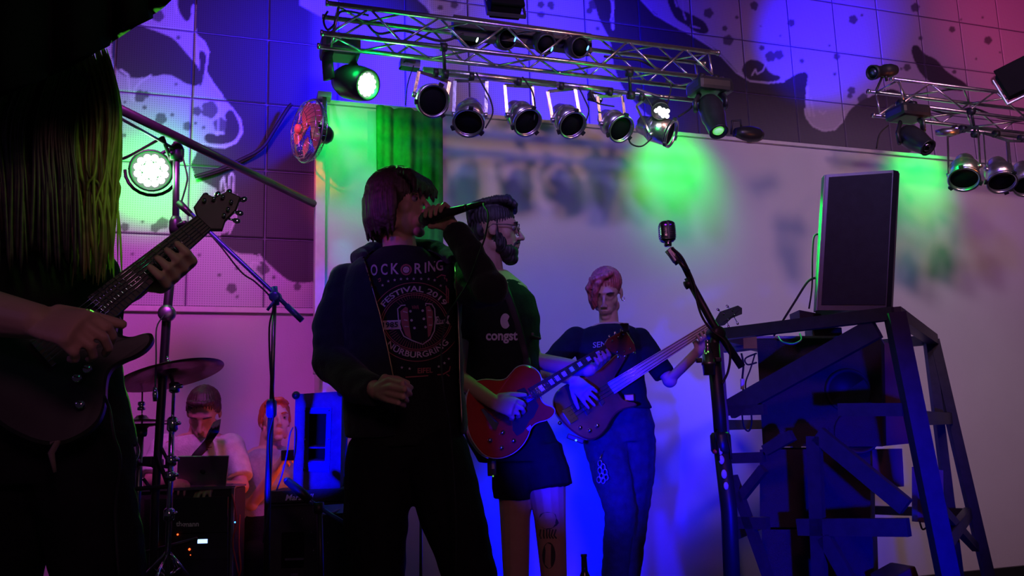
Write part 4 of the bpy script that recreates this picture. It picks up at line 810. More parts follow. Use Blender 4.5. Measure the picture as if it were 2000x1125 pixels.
# ---------------------------------------------------------------- blue speaker cabinet on amplifier
Yk = 3.75
k0, k1, k2, k3 = P(572, 957, Yk), P(672, 966, Yk+.02), P(678, 764, Yk+.02), P(577, 770, Yk)
t = thing('speaker_cabinet', 'blue-lit carpeted speaker cabinet with long rectangular port', 'speaker', (k0+k1)/2)
nk = (k1-k0).cross(k3-k0).normalized(); nk = nk if nk.y < 0 else -nk; dp = .27
def KP(px, py, h=0): return PLN(px, py, k0, nk)+nk*h
def ring_plate(outer, inner, h0, h1, name, m, parent):
    """rectangular frame: outer and inner quads"""
    mb = MB(); n_ = len(outer); O0 = [KP(*p, h0) for p in outer]; O1 = [KP(*p, h1) for p in outer]; I0 = [KP(*p, h0) for p in inner]; I1 = [KP(*p, h1) for p in inner]
    vs = O0+O1+I0+I1; fs = []
    for i in range(n_):
        j = (i+1) % n_; fs += [(i, j, n_+j, n_+i), (2*n_+i, 3*n_+i, 3*n_+j, 2*n_+j), (n_+i, n_+j, 3*n_+j, 3*n_+i), (i, 2*n_+i, 2*n_+j, j)]
    mb.add(vs, fs, False); return mb.build(name, m, parent)
outer = [(572, 957), (664, 966), (668, 764), (577, 770)]
hole = [(601, 903), (635, 903), (638, 808), (603, 808)]
ring_plate(outer, hole, -.02, 0, 'front_panel', 'bluecloth', t)
mb = MB(); F_ = [KP(*p, -.02) for p in outer]; Bk = [q-nk*dp for q in F_]; mb.add(F_+Bk, [(4, 5, 6, 7), (0, 1, 5, 4), (1, 2, 6, 5), (2, 3, 7, 6), (3, 0, 4, 7)], False); mb.build('carcass', 'bluecloth', t)
ring_plate([(592, 920), (643, 920), (648, 797), (597, 796)], hole, .001, .006, 'port_frame', 'blackplastic', t)
hf = [KP(*p, -.09) for p in ((598, 906), (638, 906), (641, 804), (600, 804))]; MB().add(hf, [(0, 1, 2, 3)], False).build('port_back', 'candark', t)
for yy in (873, 900): MB().add([KP(600, yy, -.004), KP(636, yy, -.004), KP(636, yy-4, -.08), KP(602, yy-4, -.08), KP(600, yy+3, -.004), KP(636, yy+3, -.004), KP(636, yy-1, -.08), KP(602, yy-1, -.08)], [(0, 1, 2, 3), (7, 6, 5, 4), (0, 4, 5, 1), (1, 5, 6, 2), (2, 6, 7, 3), (3, 7, 4, 0)], False).build('port_shelf', 'bluecloth', t)
for x, y in ((597, 802), (643, 802), (595, 915), (639, 916), (596, 858), (642, 858)): MB().lathe([(.003, .009), (.004, .006)], KP(x, y), nk, 8).build('screw', 'chrome', t)
for x, y in ((578, 772), (666, 767)): MB().ball(KP(x, y, -.005), (.018, .018, .018)).build('corner_cap', 'blackplastic', t)
for x, y in ((573, 953), (663, 962)): MB().ball(KP(x, y, -.004), .013).build('corner_cap', 'blackplastic', t)
za = P(560, 984, Yk-.03)
a1, a2 = P(522, 965, Yk-.03), P(705, 975, Yk-.03); hh = a1.z-P(522, 983, Yk-.03).z
cxm = (a1.x+a2.x)/2; ztop = KP(572, 957).z; R_ = frame((1, .05, 0), (0, 0, 1))
t = thing('amplifier_head', 'black amplifier head with white script lettering under the blue cabinet', 'amplifier', V((cxm, Yk+.1, ztop-.045)))
MB().box(V((cxm, Yk+.10, ztop-.025)), (a2.x-a1.x, .27, .05), R_, .005).build('case', 'tolex', t)
flat_text('Marshall', .034, P(585, 971, Yk-.045), (1, .05, .0), (.25, 0, 1), t, 'print_white', bold=.0008)
t = thing('speaker_cabinet', 'black speaker cabinet under the amplifier head, square ports', 'speaker', V((cxm, Yk+.1, 0)))
cz = ztop-.052
MB().box(V((cxm, Yk+.11, cz/2)), (a2.x-a1.x+.0, .26, cz), R_, .006).build('carcass', 'tolex', t)
MB().box(V((cxm, Yk-.026, cz-.006)), (a2.x-a1.x, .01, .008), R_).build('trim_line', 'blackplastic', t)
pa = P(572, 1073, Yk-.035); MB().box(pa, (.09, .012, .14), R_, .002).build('port', 'candark', t)
MB().box(P(575, 1092, Yk-.045), (.075, .012, .008), R_).build('port_shelf', 'bluecloth', t); MB().box(P(575, 1122, Yk-.045), (.03, .012, .008), R_).build('port_shelf', 'bluecloth', t)
for x, y in ((530, 995), (590, 1013), (608, 1040), (612, 1075), (560, 1040), (640, 1060)): MB().ball(P(x, y, Yk-.035), .0035, None, 8, 5).build('screw', 'chrome', t)
cable('speaker_cable', [P(572, 835, Yk-.03), P(566, 850, Yk-.08), P(560, 890, Yk-.1), P(550, 930, Yk-.1), P(540, 958, Yk-.08)], .003, 'thin pale cable hanging left of the blue-lit cabinet', 'bluelit')
cable('speaker_cable', [P(690, 780, Yk+.0), P(680, 830, Yk+.0), P(676, 880, Yk+.02), P(671, 950, Yk+.0)], .003, 'thin cable running down the right edge of the blue-lit cabinet')
# bottle on the floor
bq = P(1142, 1125, 3.9); bz = 0
t = thing('beer_bottle', 'dark beer bottle with pale label standing behind the musicians', 'bottle', V((bq.x, 3.9, 0)))
zt = P(1142, 1082, 3.9).z
MB().lathe([(.028, 0), (.031, .01), (.031, zt-.13), (.026, zt-.10), (.014, zt-.07), (.012, zt-.012), (.014, zt-.01), (.014, zt)], (bq.x, 3.9, 0), (0, 0, 1), 22).build('glass', mat('brown_glass', (.03, .018, .01), .08, trans=.3), t)
MB().lathe([(.0316, .12), (.0316, zt-.14)], (bq.x, 3.9, 0), (0, 0, 1), 22, False).build('paper_label', 'print_dim', t)
# yellow tag on the wall
m = MB().box(PW(222, 619, W2-.08), (.025, .016, .07), frame(WD, (0, 0, 1)), .006); o = m.build('yellow_tag', 'yellow'); tag(o, 'small yellow plastic tag on the pink wall behind the guitar', 'tag')
# ---------------------------------------------------------------- steel frame with loudspeakers on the right
M['frame'] = mat('dark_painted_steel', (.055, .05, .058), .42, .2)
TZ = P(1747, 612, 3.0).z
cA, cB, cC = P(1398, 658, 3.52), P(1747, 612, 3.0), P(1822, 664, 4.0)
for c_ in (cA, cB, cC): c_.z = TZ
cD = cA+cC-cB
t = thing('steel_frame', 'dark steel frame tower with diagonal braces under the tall loudspeaker', 'frame', V(((cA.x+cC.x)/2, (cA.y+cC.y)/2, 0)))
fA, fB, fC, fD = V((.80, 3.42, 0)), V((1.42, 2.92, 0)), V((2.08, 4.05, 0)), V((1.44, 4.60, 0))
def bar(a, b, wd=.05, name='brace', h=.03): MB().beam(a, b, wd, h, (b-a).cross(V((0, 0, 1))).normalized() if abs((b-a).normalized().z) < .95 else (0, -1, 0)).build(name, 'frame', t)
for a, b in ((cA, cB), (cB, cC), (cC, cD), (cD, cA)): bar(a, b, .045, 'top_rail', .045)
def leg(a, b, w_=.055): MB().beam(a, b, w_, w_*.8, (0, -1, 0)).build('leg', 'frame', t)
leg(cA, fA, .045); leg(cB, fB, .06); leg(cC+V((-.02, 0, 0)), V((1.95, 4.05, 0)), .04); leg(cC, fC+V((.04, 0, 0)), .045); leg(cD, fD, .045)
def onAB(px, py, off=0): 
    n_ = (cB-cA).cross(V((0, 0, 1))).normalized(); return PLN(px, py, cA, n_)+(n_ if n_.y < 0 else -n_)*off
for (a, b, wd) in (((1712, 640), (1425, 800), .075), ((1420, 802), (1495, 800), .04), ((1640, 800), (1765, 800), .045), ((1598, 848), (1770, 990), .06), ((1560, 1029), (1775, 1030), .06), ((1590, 852), (1606, 1240), .05), ((1610, 1048), (1720, 1240), .05), ((1430, 930), (1500, 1125), .035), ((1492, 915), (1444, 975), .035), ((1430, 895), (1492, 893), .04), ((1436, 1020), (1500, 1022), .045), ((1548, 850), (1495, 880), .04), ((1500, 1125), (1540, 1240), .035)):
    MB().beam(onAB(*a), onAB(*b), wd, .03, (cB-cA).cross(V((0, 0, 1)))).build('brace', 'frame', t)
def mixz(p, q, z): f = (p.z-z)/(p.z-q.z) if p.z != q.z else 0; return p+(q-p)*f
for z in (1.02, .60): bar(mixz(cB, fB, z), mixz(cC, fC, z), .05); bar(mixz(cC, fC, z), mixz(cD, fD, z), .04); bar(mixz(cD, fD, z), mixz(cA, fA, z), .04)
bar(mixz(cB, fB, .75), mixz(cC, fC, .45), .035)
MB().box(P(1812, 968, 3.7), (.14, .03, .22), frame((1, .4, 0), (0, 0, 1)) @ rotm('Y', 8)).build('board', mat('grey_brown_board', (.30, .22, .2), .7, scale=8, var=.3), t)
# board between frame and cabinets at left top
MB().box(P(1442, 672, 3.9), (.10, .25, .06), frame((1, .3, 0), (.1, 0, 1))).build('board', bpy.data.materials['grey_brown_board'], t)
# tall loudspeaker on top
b0 = P(1600, 607, 3.42); nS = V((-.05, -1, 0)).normalized()
def cor_s(px, py, Y): return P(px, py, Y)
# plan outline at bottom and top (leaning), from left edge round to the rear
def spk(root, bot, top, name, m, inset=0):
    n_ = len(bot); MB().add(bot+top, [tuple(range(n_-1, -1, -1)), tuple(range(n_, 2*n_))]+[(i, (i+1) % n_, n_+(i+1) % n_, n_+i) for i in range(n_)], False).build(name, m, root)
YS = 3.25
lB, rB, lT, rT = P(1597, 606, YS), P(1731, 606, YS-.05), P(1613, 341, YS), P(1745, 332, YS-.05)
t = thing('loudspeaker', 'tall black loudspeaker tilted on top of the steel frame, left edge lit green', 'speaker', (lB+rB)/2)
ax_ = (rB-lB).normalized(); up_ = ((lT+rT)/2-(lB+rB)/2).normalized(); fn = ax_.cross(up_).normalized(); fn = fn if fn.y < 0 else -fn; bk_ = -fn
sh = lambda L, R_: [L, R_, R_+ax_*.020+bk_*.015, R_+ax_*.032+bk_*.05, R_+ax_*.034+bk_*.22, R_-ax_*.03+bk_*.26, L+ax_*.03+bk_*.26, L-ax_*.004+bk_*.04]
spk(t, sh(lB, rB), sh(lT, rT), 'cabinet', 'blackplastic')
gi = .006
spk(t, [p+fn*.004 for p in (lB+ax_*.012+up_*.02, rB-ax_*.004+up_*.02)]+[p for p in (rB-ax_*.004+up_*.02, lB+ax_*.012+up_*.02)], [p+fn*.004 for p in (lT+ax_*.012-up_*.012, rT-ax_*.004-up_*.012)]+[p for p in (rT-ax_*.004-up_*.012, lT+ax_*.012-up_*.012)], 'grille', mat('perforated_grille', (.03, .03, .04), .6, bump=.5, bscale=600))
sd_ = -ax_
for f in (.12, .17, .37, .40, .62, .65, .84, .88, .96): MB().box(lB+(lT-lB)*f-ax_*.003+bk_*.02, (.006, .010, .006), frame(ax_, up_)).build('screw', 'black', t)
MB().box((lT+rT)/2+up_*.004+bk_*.12+ax_*.0, (.10, .12, .008), frame(ax_, up_), .002).build('top_plate', 'blackplastic', t)
M['side_panel'] = mat('pale_grey_panel', (.3, .3, .3), .5)
MB().add([lB-ax_*.005+bk_*.002, lB-ax_*.010+bk_*.045, lT-ax_*.010+bk_*.045, lT-ax_*.005+bk_*.002, lB-ax_*.001+bk_*.002, lB-ax_*.004+bk_*.045, lT-ax_*.004+bk_*.045, lT-ax_*.001+bk_*.002], [(0, 1, 2, 3), (7, 6, 5, 4), (0, 4, 5, 1), (1, 5, 6, 2), (2, 6, 7, 3), (3, 7, 4, 0)], False).build('side_strip', 'side_panel', t)
spot('speaker_edge_green_light', P(1310, 240, 3.9), P(1600, 470, 3.27), GREEN, 330, 17, .9, .03)
cable('speaker_cable', [P(1600, 457, 3.3), P(1590, 463, 3.3), P(1587, 500, 3.3), P(1586, 560, 3.3), P(1580, 603, 3.3)], .0035, 'thin cable loop down the left edge of the tall loudspeaker')
cable('speaker_cable', [P(1597, 542, 3.3), P(1578, 550, 3.3), P(1552, 590, 3.3), P(1530, 625, 3.3), P(1512, 655, 3.4)], .0045, 'black cable curving from the tall loudspeaker to the frame')
t = thing('speaker_wedge', 'small black block at the foot of the tall loudspeaker', 'block', P(1580, 615, 3.3))
MB().prism([(-.035, -.012), (.06, -.012), (.045, .008), (-.035, .026)], P(1580, 618, 3.3), (1, .0, 0), (0, 0, 1), (0, 1, 0), .12).build('block', 'blackplastic', t)
# cabinets inside the frame
t = thing('bass_cabinet', 'big black bass cabinet with rounded brown flank inside the steel frame', 'speaker', P(1600, 860, 3.75))
u0 = P(1478, 662, 3.55); u1 = P(1720, 662, 3.35); l0 = P(1490, 872, 3.55); l1 = P(1724, 872, 3.35)
sp_ = [u0, u1, l1, l0]; axx = (u1-u0).normalized(); bkk = V((-axx.y, axx.x, 0)); bkk = bkk if bkk.y > 0 else -bkk
def cab(bl, br, tl, tr, depth, name, m, root, side=None):
    MB().add([bl, br, tr, tl]+[q+bkk*depth for q in (bl, br, tr, tl)], [(0, 1, 2, 3), (7, 6, 5, 4), (0, 4, 5, 1), (1, 5, 6, 2), (2, 6, 7, 3), (3, 7, 4, 0)], False).build(name, m, root)
cab(l0, l1, u0, u1, .30, 'cabinet', 'tolex', t)
MB().add([u0+V((0, 0, .002)), u1+V((0, 0, .002)), u1+bkk*.30+V((0, 0, .002)), u0+bkk*.30+V((0, 0, .002)), u0+V((0, 0, .012)), u1+V((0, 0, .012)), u1+bkk*.3+V((0, 0, .012)), u0+bkk*.3+V((0, 0, .012))], [(0, 1, 2, 3), (7, 6, 5, 4), (0, 4, 5, 1), (1, 5, 6, 2), (2, 6, 7, 3), (3, 7, 4, 0)], False).build('top_board', 'side_panel', t)
# rounded flank bulging to the right
pts = [(1708, 664), (1745, 672), (1768, 700), (1780, 760), (1784, 820), (1778, 866), (1720, 872)]
MB().prism([((P(x, y, 3.6)-P(1720, 872, 3.6)).x, (P(x, y, 3.6)-P(1720, 872, 3.6)).z) for x, y in pts], P(1720, 872, 3.6), (1, 0, 0), (0, 0, 1), (0, 1, 0), .22).build('rounded_flank', 'wood_brown', t)
for (x, y) in ((1650, 750), (1660, 830)): MB().lathe([(.001, .0), (.05, -.012), (.075, .002), (.085, .006), (.085, 0)], u0+(u1-u0)*((x-1478)/242)+V((0, 0, P(x, y, 3.4).z-u0.z))-bkk*.004, -bkk, 26).build('driver', 'rubber', t)
l = P(1600, 658, 3.35)
t2 = thing('small_mixer', 'small black device with green-lit cable on top of the bass cabinet', 'mixer', P(1605, 655, 3.5))
MB().box(P(1608, 652, 3.55), (.12, .10, .04), None, .006).build('case', 'blackplastic', t2)
cable('speaker_cable', [P(1520, 658, 3.5), P(1528, 668, 3.42), P(1548, 672, 3.4), P(1565, 664, 3.42), P(1562, 652, 3.5)], .0035, 'green-lit cable loop on top of the bass cabinet', 'side_panel')
spot('frame_green_light', P(1540, 560, 3.9), P(1550, 662, 3.5), GREEN, 4, 60, 1, .03)
t = thing('bass_cabinet', 'lower black cabinet with pale brown side panel inside the steel frame', 'speaker', P(1600, 1100, 3.75))
q0, q1, q2, q3 = P(1484, 1030, 3.55), P(1700, 1030, 3.4), P(1484, 878, 3.55), P(1700, 876, 3.4)
cab(q0, q1, q2, q3, .28, 'cabinet', 'tolex', t)
MB().add([P(1703, 877, 3.4), P(1762, 876, 3.62), P(1766, 950, 3.62), P(1706, 955, 3.4), P(1703, 877, 3.415), P(1762, 876, 3.635), P(1766, 950, 3.635), P(1706, 955, 3.415)], [(0, 1, 2, 3), (7, 6, 5, 4), (0, 4, 5, 1), (1, 5, 6, 2), (2, 6, 7, 3), (3, 7, 4, 0)], False).build('side_panel', mat('light_brown_wood', (.36, .24, .17), .55, scale=5, var=.2), t)
t = thing('bass_cabinet', 'lowest black cabinet at the foot of the steel frame', 'speaker', P(1600, 1150, 3.7))
q0, q1, q2, q3 = P(1488, 1235, 3.55), P(1710, 1245, 3.4), P(1488, 1034, 3.55), P(1704, 1036, 3.4)
cab(q0, q1, q2, q3, .28, 'cabinet', 'tolex', t)
MB().lathe([(.001, .0), (.05, -.015), (.08, .002), (.09, .006), (.09, 0)], (q0+q1+q2+q3)/4-bkk*.004+V((.08, 0, .12)), -bkk, 26).build('driver', 'rubber', t)
for i, (pts, r, lb) in enumerate([
    ([(1448, 690), (1452, 712), (1450, 740), (1452, 765)], .004, 'black cable with white plug hanging left of the bass cabinet'),
    ([(1475, 690), (1466, 720), (1456, 750), (1462, 778), (1480, 768)], .003, 'thin cable crossing beside the bass cabinet'),
    ([(1480, 760), (1462, 762), (1450, 790), (1452, 830), (1462, 842), (1468, 825), (1466, 790)], .0035, 'cable loop hanging between frame leg and cabinet'),
    ([(1478, 690), (1456, 700), (1460, 712), (1478, 708)], .0035, 'small cable loop at the upper left of the bass cabinet'),
    ([(1796, 1018), (1802, 1034), (1812, 1026), (1810, 1014)], .0035, 'cable loop under the brown board at right'),
    ([(1486, 1080), (1490, 1110), (1488, 1150)], .003, 'cable hanging low at the left of the lowest cabinet')]):
    cable('frame_cable', [P(x, y, 3.5) for x, y in pts], r, lb)
m = MB().tube([P(1450, 740, 3.48), P(1450, 760, 3.48)], [.009, .007], 10); tag(m.build('cable_plug', 'print_white'), 'white plug hanging beside the bass cabinet', 'plug')
# woven bag at frame foot
t = thing('cable_drum', 'reddish brown block at the very foot of the steel frame', 'block', P(1745, 1125, 3.3))
MB().box(P(1748, 1128, 3.3), (.11, .12, .06), rotm('Z', 20) @ rotm('Y', -18), .008).build('block', 'wood_brown', t)
# ---------------------------------------------------------------- people
def skin_mat(name, col): return mat(name, col, .5, var=.08, scale=14, bump=.08, bscale=90, spec=.35)
M['skin'] = skin_mat('skin', (.52, .30, .22)); M['skin_pale'] = skin_mat('pale_skin', (.60, .38, .30))
M['hoodie'] = mat('black_sweat_fabric', (.022, .022, .028), .9, bump=.3, bscale=200, sheen=.15, spec=.15)
M['tee_black'] = mat('black_cotton', (.016, .017, .016), .9, bump=.2, bscale=160, spec=.15)
M['tee_green'] = mat('dark_green_black_cotton', (.014, .024, .018), .9, bump=.2, bscale=160, spec=.15)
M['tee_navy'] = mat('navy_cotton', (.010, .013, .03), .9, bump=.2, bscale=160, spec=.15)
M['tee_white'] = mat('white_cotton', (.62, .58, .60), .9, bump=.25, bscale=120)
M['tee_grey'] = mat('light_grey_cotton', (.34, .32, .37), .9, bump=.25, bscale=120)
M['denim_black'] = mat('black_denim', (.012, .012, .014), .9, bump=.3, bscale=150, spec=.1)
M['denim_blue'] = mat('blue_denim', (.014, .024, .065), .85, bump=.35, bscale=150, var=.3)
M['hair_dark'] = mat('dark_brown_hair', (.045, .022, .018), .55, var=.5, scale=60, spec=.6)
M['hair_black'] = mat('near_black_hair', (.022, .018, .018), .6, var=.4, scale=60, spec=.6)
M['hair_ginger'] = mat('ginger_hair', (.48, .11, .03), .5, var=.3, scale=60)
M['hair_pink'] = mat('reddish_pink_hair', (.42, .10, .12), .42, var=.5, scale=50, spec=.6)
M['hair_blond'] = mat('long_blond_hair', (.30, .22, .08), .45, var=.5, scale=40, spec=.5)
m_ = M['hair_blond']; nt = m_.node_tree; pb = nt.nodes['Principled BSDF']; tb = nt.nodes.new('ShaderNodeBsdfTranslucent'); tb.inputs['Color'].default_value = (.55, .48, .16, 1); mx = nt.nodes.new('ShaderNodeMixShader'); mx.inputs[0].default_value = .5
nt.links.new(pb.outputs[0], mx.inputs[1]); nt.links.new(tb.outputs[0], mx.inputs[2]); nt.links.new(mx.outputs[0], nt.nodes['Material Output'].inputs['Surface'])
M['eye'] = mat('dark_eye', (.02, .015, .012), .2)
def eval_mesh(mb, voxel, smooth, mods=()):
    me = bpy.data.meshes.new('tmp'); me.from_pydata([tuple(v) for v in mb.v], [], mb.f)
    bm = bmesh.new(); bm.from_mesh(me); bmesh.ops.recalc_face_normals(bm, faces=bm.faces); bm.to_mesh(me); bm.free()
    ob = bpy.data.objects.new('tmp', me); COL.objects.link(ob)
    r = ob.modifiers.new('r', 'REMESH'); r.mode = 'VOXEL'; r.voxel_size = voxel
    if smooth: s = ob.modifiers.new('s', 'SMOOTH'); s.iterations = smooth; s.factor = .5
    dg = bpy.context.evaluated_depsgraph_get(); e = ob.evaluated_get(dg); m2 = bpy.data.meshes.new_from_object(e, depsgraph=dg)
    bpy.data.objects.remove(ob); bpy.data.meshes.remove(me); return m2
def coords(me): a = np.zeros(len(me.vertices)*3); me.vertices.foreach_get('co', a); return a.reshape(-1, 3)
def normals(me): a = np.zeros(len(me.vertices)*3); me.vertices.foreach_get('normal', a); return a.reshape(-1, 3)
def nz(P_, f, s=0):
    return (np.sin(P_[:, 0]*f+1.3*np.sin(P_[:, 2]*f*.7+s)+s)+np.sin(P_[:, 1]*f*1.1+1.7*np.sin(P_[:, 0]*f*.6+s*2)+2*s)+np.sin(P_[:, 2]*f*.9+1.5*np.sin(P_[:, 1]*f*.8-s)-s))/3
def organic(name, prims, m, parent, voxel=.005, smooth=3, sculpt=(), wrinkle=0, wf=40, hair=None, cut=None, solid=0):
    mb = MB()
    for p in prims: p(mb)
    me = eval_mesh(mb, voxel, smooth); C_ = coords(me)
    for c, r, d in sculpt:
        w_ = np.exp(-((C_-np.array(c))**2).sum(1)/(r*r)); C_ += w_[:, None]*np.array(d)[None]
    if wrinkle:
        N_ = normals(me); w1 = nz(C_*np.array([1, 1, 1.8]), wf, .5)+.6*nz(C_*np.array([1.2, 1, 2.2]), wf*2.1, 2.)+.3*nz(C_, wf*4.3, 1.)
        w1 = np.where(w1 > 0, w1*.5, w1); C_ += N_*(w1*wrinkle)[:, None]
    if hair is not None:
        hc, amp, fr = hair; N_ = normals(me); D = C_-np.array(hc)[None]; an = np.arctan2(D[:, 1], D[:, 0]); 
        w1 = np.sin(an*fr+2*np.sin(D[:, 2]*18))+.7*np.sin(an*fr*2.3+3*np.sin(D[:, 2]*11+1)); C_ += N_*(w1*amp)[:, None]
    me.vertices.foreach_set('co', (C_-np.array(wloc(parent))[None]).ravel()); me.update()
    if cut is not None:
        bm = bmesh.new(); bm.from_mesh(me); base = wloc(parent); dl = [f for f in bm.faces if cut(f.calc_center_median()+base, f.normal)]
        bmesh.ops.delete(bm, geom=dl, context='FACES'); bm.to_mesh(me); bm.free()
    me.polygons.foreach_set('use_smooth', [True]*len(me.polygons)); me.name = name
    me.materials.clear(); me.materials.append(M[m] if isinstance(m, str) else m)
    o = bpy.data.objects.new(name, me); COL.objects.link(o); o.parent = parent
    if solid: s = o.modifiers.new('s', 'SOLIDIFY'); s.thickness = solid; s.offset = 1
    return o
def q4(t): return V(t) if len(t) == 3 and isinstance(t, V) else P(*t)
def chain(pts, ends=True, n=14, ell=None):
    """pts: (px, py, Y, radius)"""
    def f(mb):
        pp = [P(a, b, c) for a, b, c, r in pts]; rr = [r for *_, r in pts]
        mb.tube(pp, rr, n, True, ell)
        for i, (p, r) in enumerate(zip(pp, rr)):
            if not ell and (ends or 0 < i < len(pp)-1): mb.ball(p, r*.995, None, n, 8)
    return f
def wchain(pts, rr, n=12, ends=True):
    def f(mb):
        mb.tube(pts, rr, n)
        for i, (p, r) in enumerate(zip(pts, rr)):
            if ends or 0 < i < len(pts)-1: mb.ball(p, r*.995, None, n, 8)
    return f
def loft(rows, e1, n=28, expo=.85):
    """rows: (px, py, Y, half width, half depth); horizontal superellipse sections"""
    e1 = V(e1).normalized(); e2 = V((0, 0, 1)).cross(e1)
    def f(mb):
        vs = []; fs = []; k = len(rows)
        for (a, b, c, hw, hd) in rows:
            o = P(a, b, c)
            for j in range(n):
                q = 2*math.pi*j/n; x, y = math.cos(q), math.sin(q)
                vs.append(o+e1*math.copysign(abs(x)**expo, x)*hw+e2*math.copysign(abs(y)**expo, y)*hd)
        for i in range(k-1):
            for j in range(n): fs.append((i*n+j, i*n+(j+1) % n, (i+1)*n+(j+1) % n, (i+1)*n+j))
        fs += [tuple(range(n-1, -1, -1)), tuple((k-1)*n+j for j in range(n))]; mb.add(vs, fs)
    return f
class Head:
    def __init__(s, o, fwd, up=(0, 0, 1), sc=1.0):
        s.o = o if isinstance(o, V) else P(*o); s.y = V(fwd).normalized(); u = V(up); s.z = (u-s.y*u.dot(s.y)).normalized(); s.x = s.y.cross(s.z); s.sc = sc; s.R = Matrix((s.x, s.y, s.z)).transposed()
    def p(s, x, y, z): return s.o+(s.x*x+s.y*y+s.z*z)*s.sc
    def e(s, c, r, tilt=0):
        R_ = s.R @ rotm('X', tilt) if tilt else s.R
        return lambda mb: mb.ball(s.p(*c), tuple(a*s.sc for a in r), R_, 20, 14)
    def t(s, pts, rr, n=10): return wchain([s.p(*p) for p in pts], [r*s.sc for r in rr], n)
    def prims(s, nose=1.0, jaw=1.0):
        L = [s.e((0, -.012, .040), (.074, .096, .084)), s.e((0, .030, .020), (.064, .066, .062)), s.e((0, .032, -.040), (.054*jaw, .062, .070)), s.e((0, .020, -.062), (.056*jaw, .060, .040)),
             s.e((0, .078, -.098), (.024, .020, .018)), s.e((0, .070, -.062), (.036, .034, .030)), s.e((0, .082, .034), (.048, .014, .012)),
             s.t([(0, .094, .016), (0, .106, -.004), (0, .120*nose+.002*(1-nose), -.026)], [.0075, .009, .0115]), s.e((.010, .106, -.031), (.0085, .011, .008)), s.e((-.010, .106, -.031), (.0085, .011, .008)),
             s.e((0, .098, -.056), (.023, .013, .0065)), s.e((0, .096, -.068), (.020, .013, .007))]
        for k in (-1, 1):
            L += [s.e((k*.036, .046, -.018), (.027, .027, .030)), s.e((k*.050, .0, -.070), (.014, .034, .026), 20), s.e((k*.076, -.010, -.004), (.008, .018, .031), -10), s.e((k*.073, -.004, -.024), (.006, .010, .012))]
        return L
    def sculpt(s):
        L = []
        for k in (-1, 1): L += [(s.p(k*.032, .092, .012), .016*s.sc, tuple(s.y*-.010*s.sc)), (s.p(k*.081, -.008, .0), .008*s.sc, tuple(s.x*(-k)*.003*s.sc))]
        L += [(s.p(0, .112, -.062), .0045*s.sc, tuple(s.y*-.007*s.sc)), (s.p(0, .10, -.082), .010*s.sc, tuple(s.y*-.006*s.sc))]
        return L
    def eyes(s, parent, closed=False):
        for k in (-1, 1):
            if not closed:
                MB().ball(s.p(k*.032, .0745, .010), .0122*s.sc).build('eye', mat('eye_white', (.32, .26, .26), .3) if 'eyew' not in M else M['eyew'], parent); M['eyew'] = bpy.data.materials['eye_white']
                MB().ball(s.p(k*.032, .0835, .008), (.0055*s.sc,)*3, None, 10, 8).build('iris', 'eye', parent)
            if not closed: MB().tube([s.p(k*.020, .0835, .014), s.p(k*.032, .0878, .0175), s.p(k*.044, .0815, .014)], [.002, .0032, .002], 6).build('eyelid', getattr(s, 'skin', 'skin'), parent)
            MB().tube([s.p(k*.014, .0935, .030), s.p(k*.034, .094, .036), s.p(k*.052, .080, .030)], [.003, .0038, .002], 6).build('eyebrow', 'hair_dark' if not hasattr(s, 'brow') else s.brow, parent)
def hand(W, d, n, side, curl=(50, 60, 40), sp=6, L=1.0, thumb=(.55, .65, .5), tcurl=25, vary=(0, 3, 6, 12)):
    """W wrist point, d direction to the knuckles, n the way the palm faces, side +1/-1 where the thumb is"""
    W = V(W); d = V(d).normalized(); n = V(n); n = (n-d*n.dot(d)).normalized(); t = d.cross(n)*side
    def f(mb):
        mb.tube([W-d*.01*L, W+d*.03*L, W+d*.078*L, W+d*.092*L], [.027*L, .036*L, .041*L, .037*L], 16, True, (t, .42))
        for i, (o_, ln) in enumerate(((.030, .070), (.010, .078), (-.011, .073), (-.031, .058))):
            k = W+d*(.086-.006*abs(i-1))*L+t*o_*L; ang = math.radians(sp*(1.2-i)); dd = (d*math.cos(ang)+t*math.sin(ang)).normalized(); nn_ = n
            pts = [W+d*.05*L+t*o_*L*.8, k]; a_ = 0; p_ = k
            for sgi, (fr_, cu) in enumerate(zip((.46, .30, .24), curl)):
                a_ += math.radians(cu+vary[i]); p_ = p_+(dd*math.cos(a_)+nn_*math.sin(a_))*ln*fr_*L; pts.append(p_)
            wchain(pts, [.0098*L, .0098*L, .0090*L, .0082*L, .0070*L], 10)(mb)
        b0 = W+d*.022*L+t*.026*L; td = (d*thumb[0]+t*thumb[1]+n*thumb[2]).normalized(); p1 = b0+td*.042*L
        ax_t = td.cross(n); td2 = (td*math.cos(math.radians(tcurl))+((d*.7-t*.5+n*.2).normalized())*math.sin(math.radians(tcurl))).normalized(); p2 = p1+td2*.032*L; p3 = p2+(td2*.8+d*.3).normalized()*.024*L
        wchain([b0, p1, p2, p3], [.0155*L, .0125*L, .0105*L, .0085*L], 10)(mb)
    return f
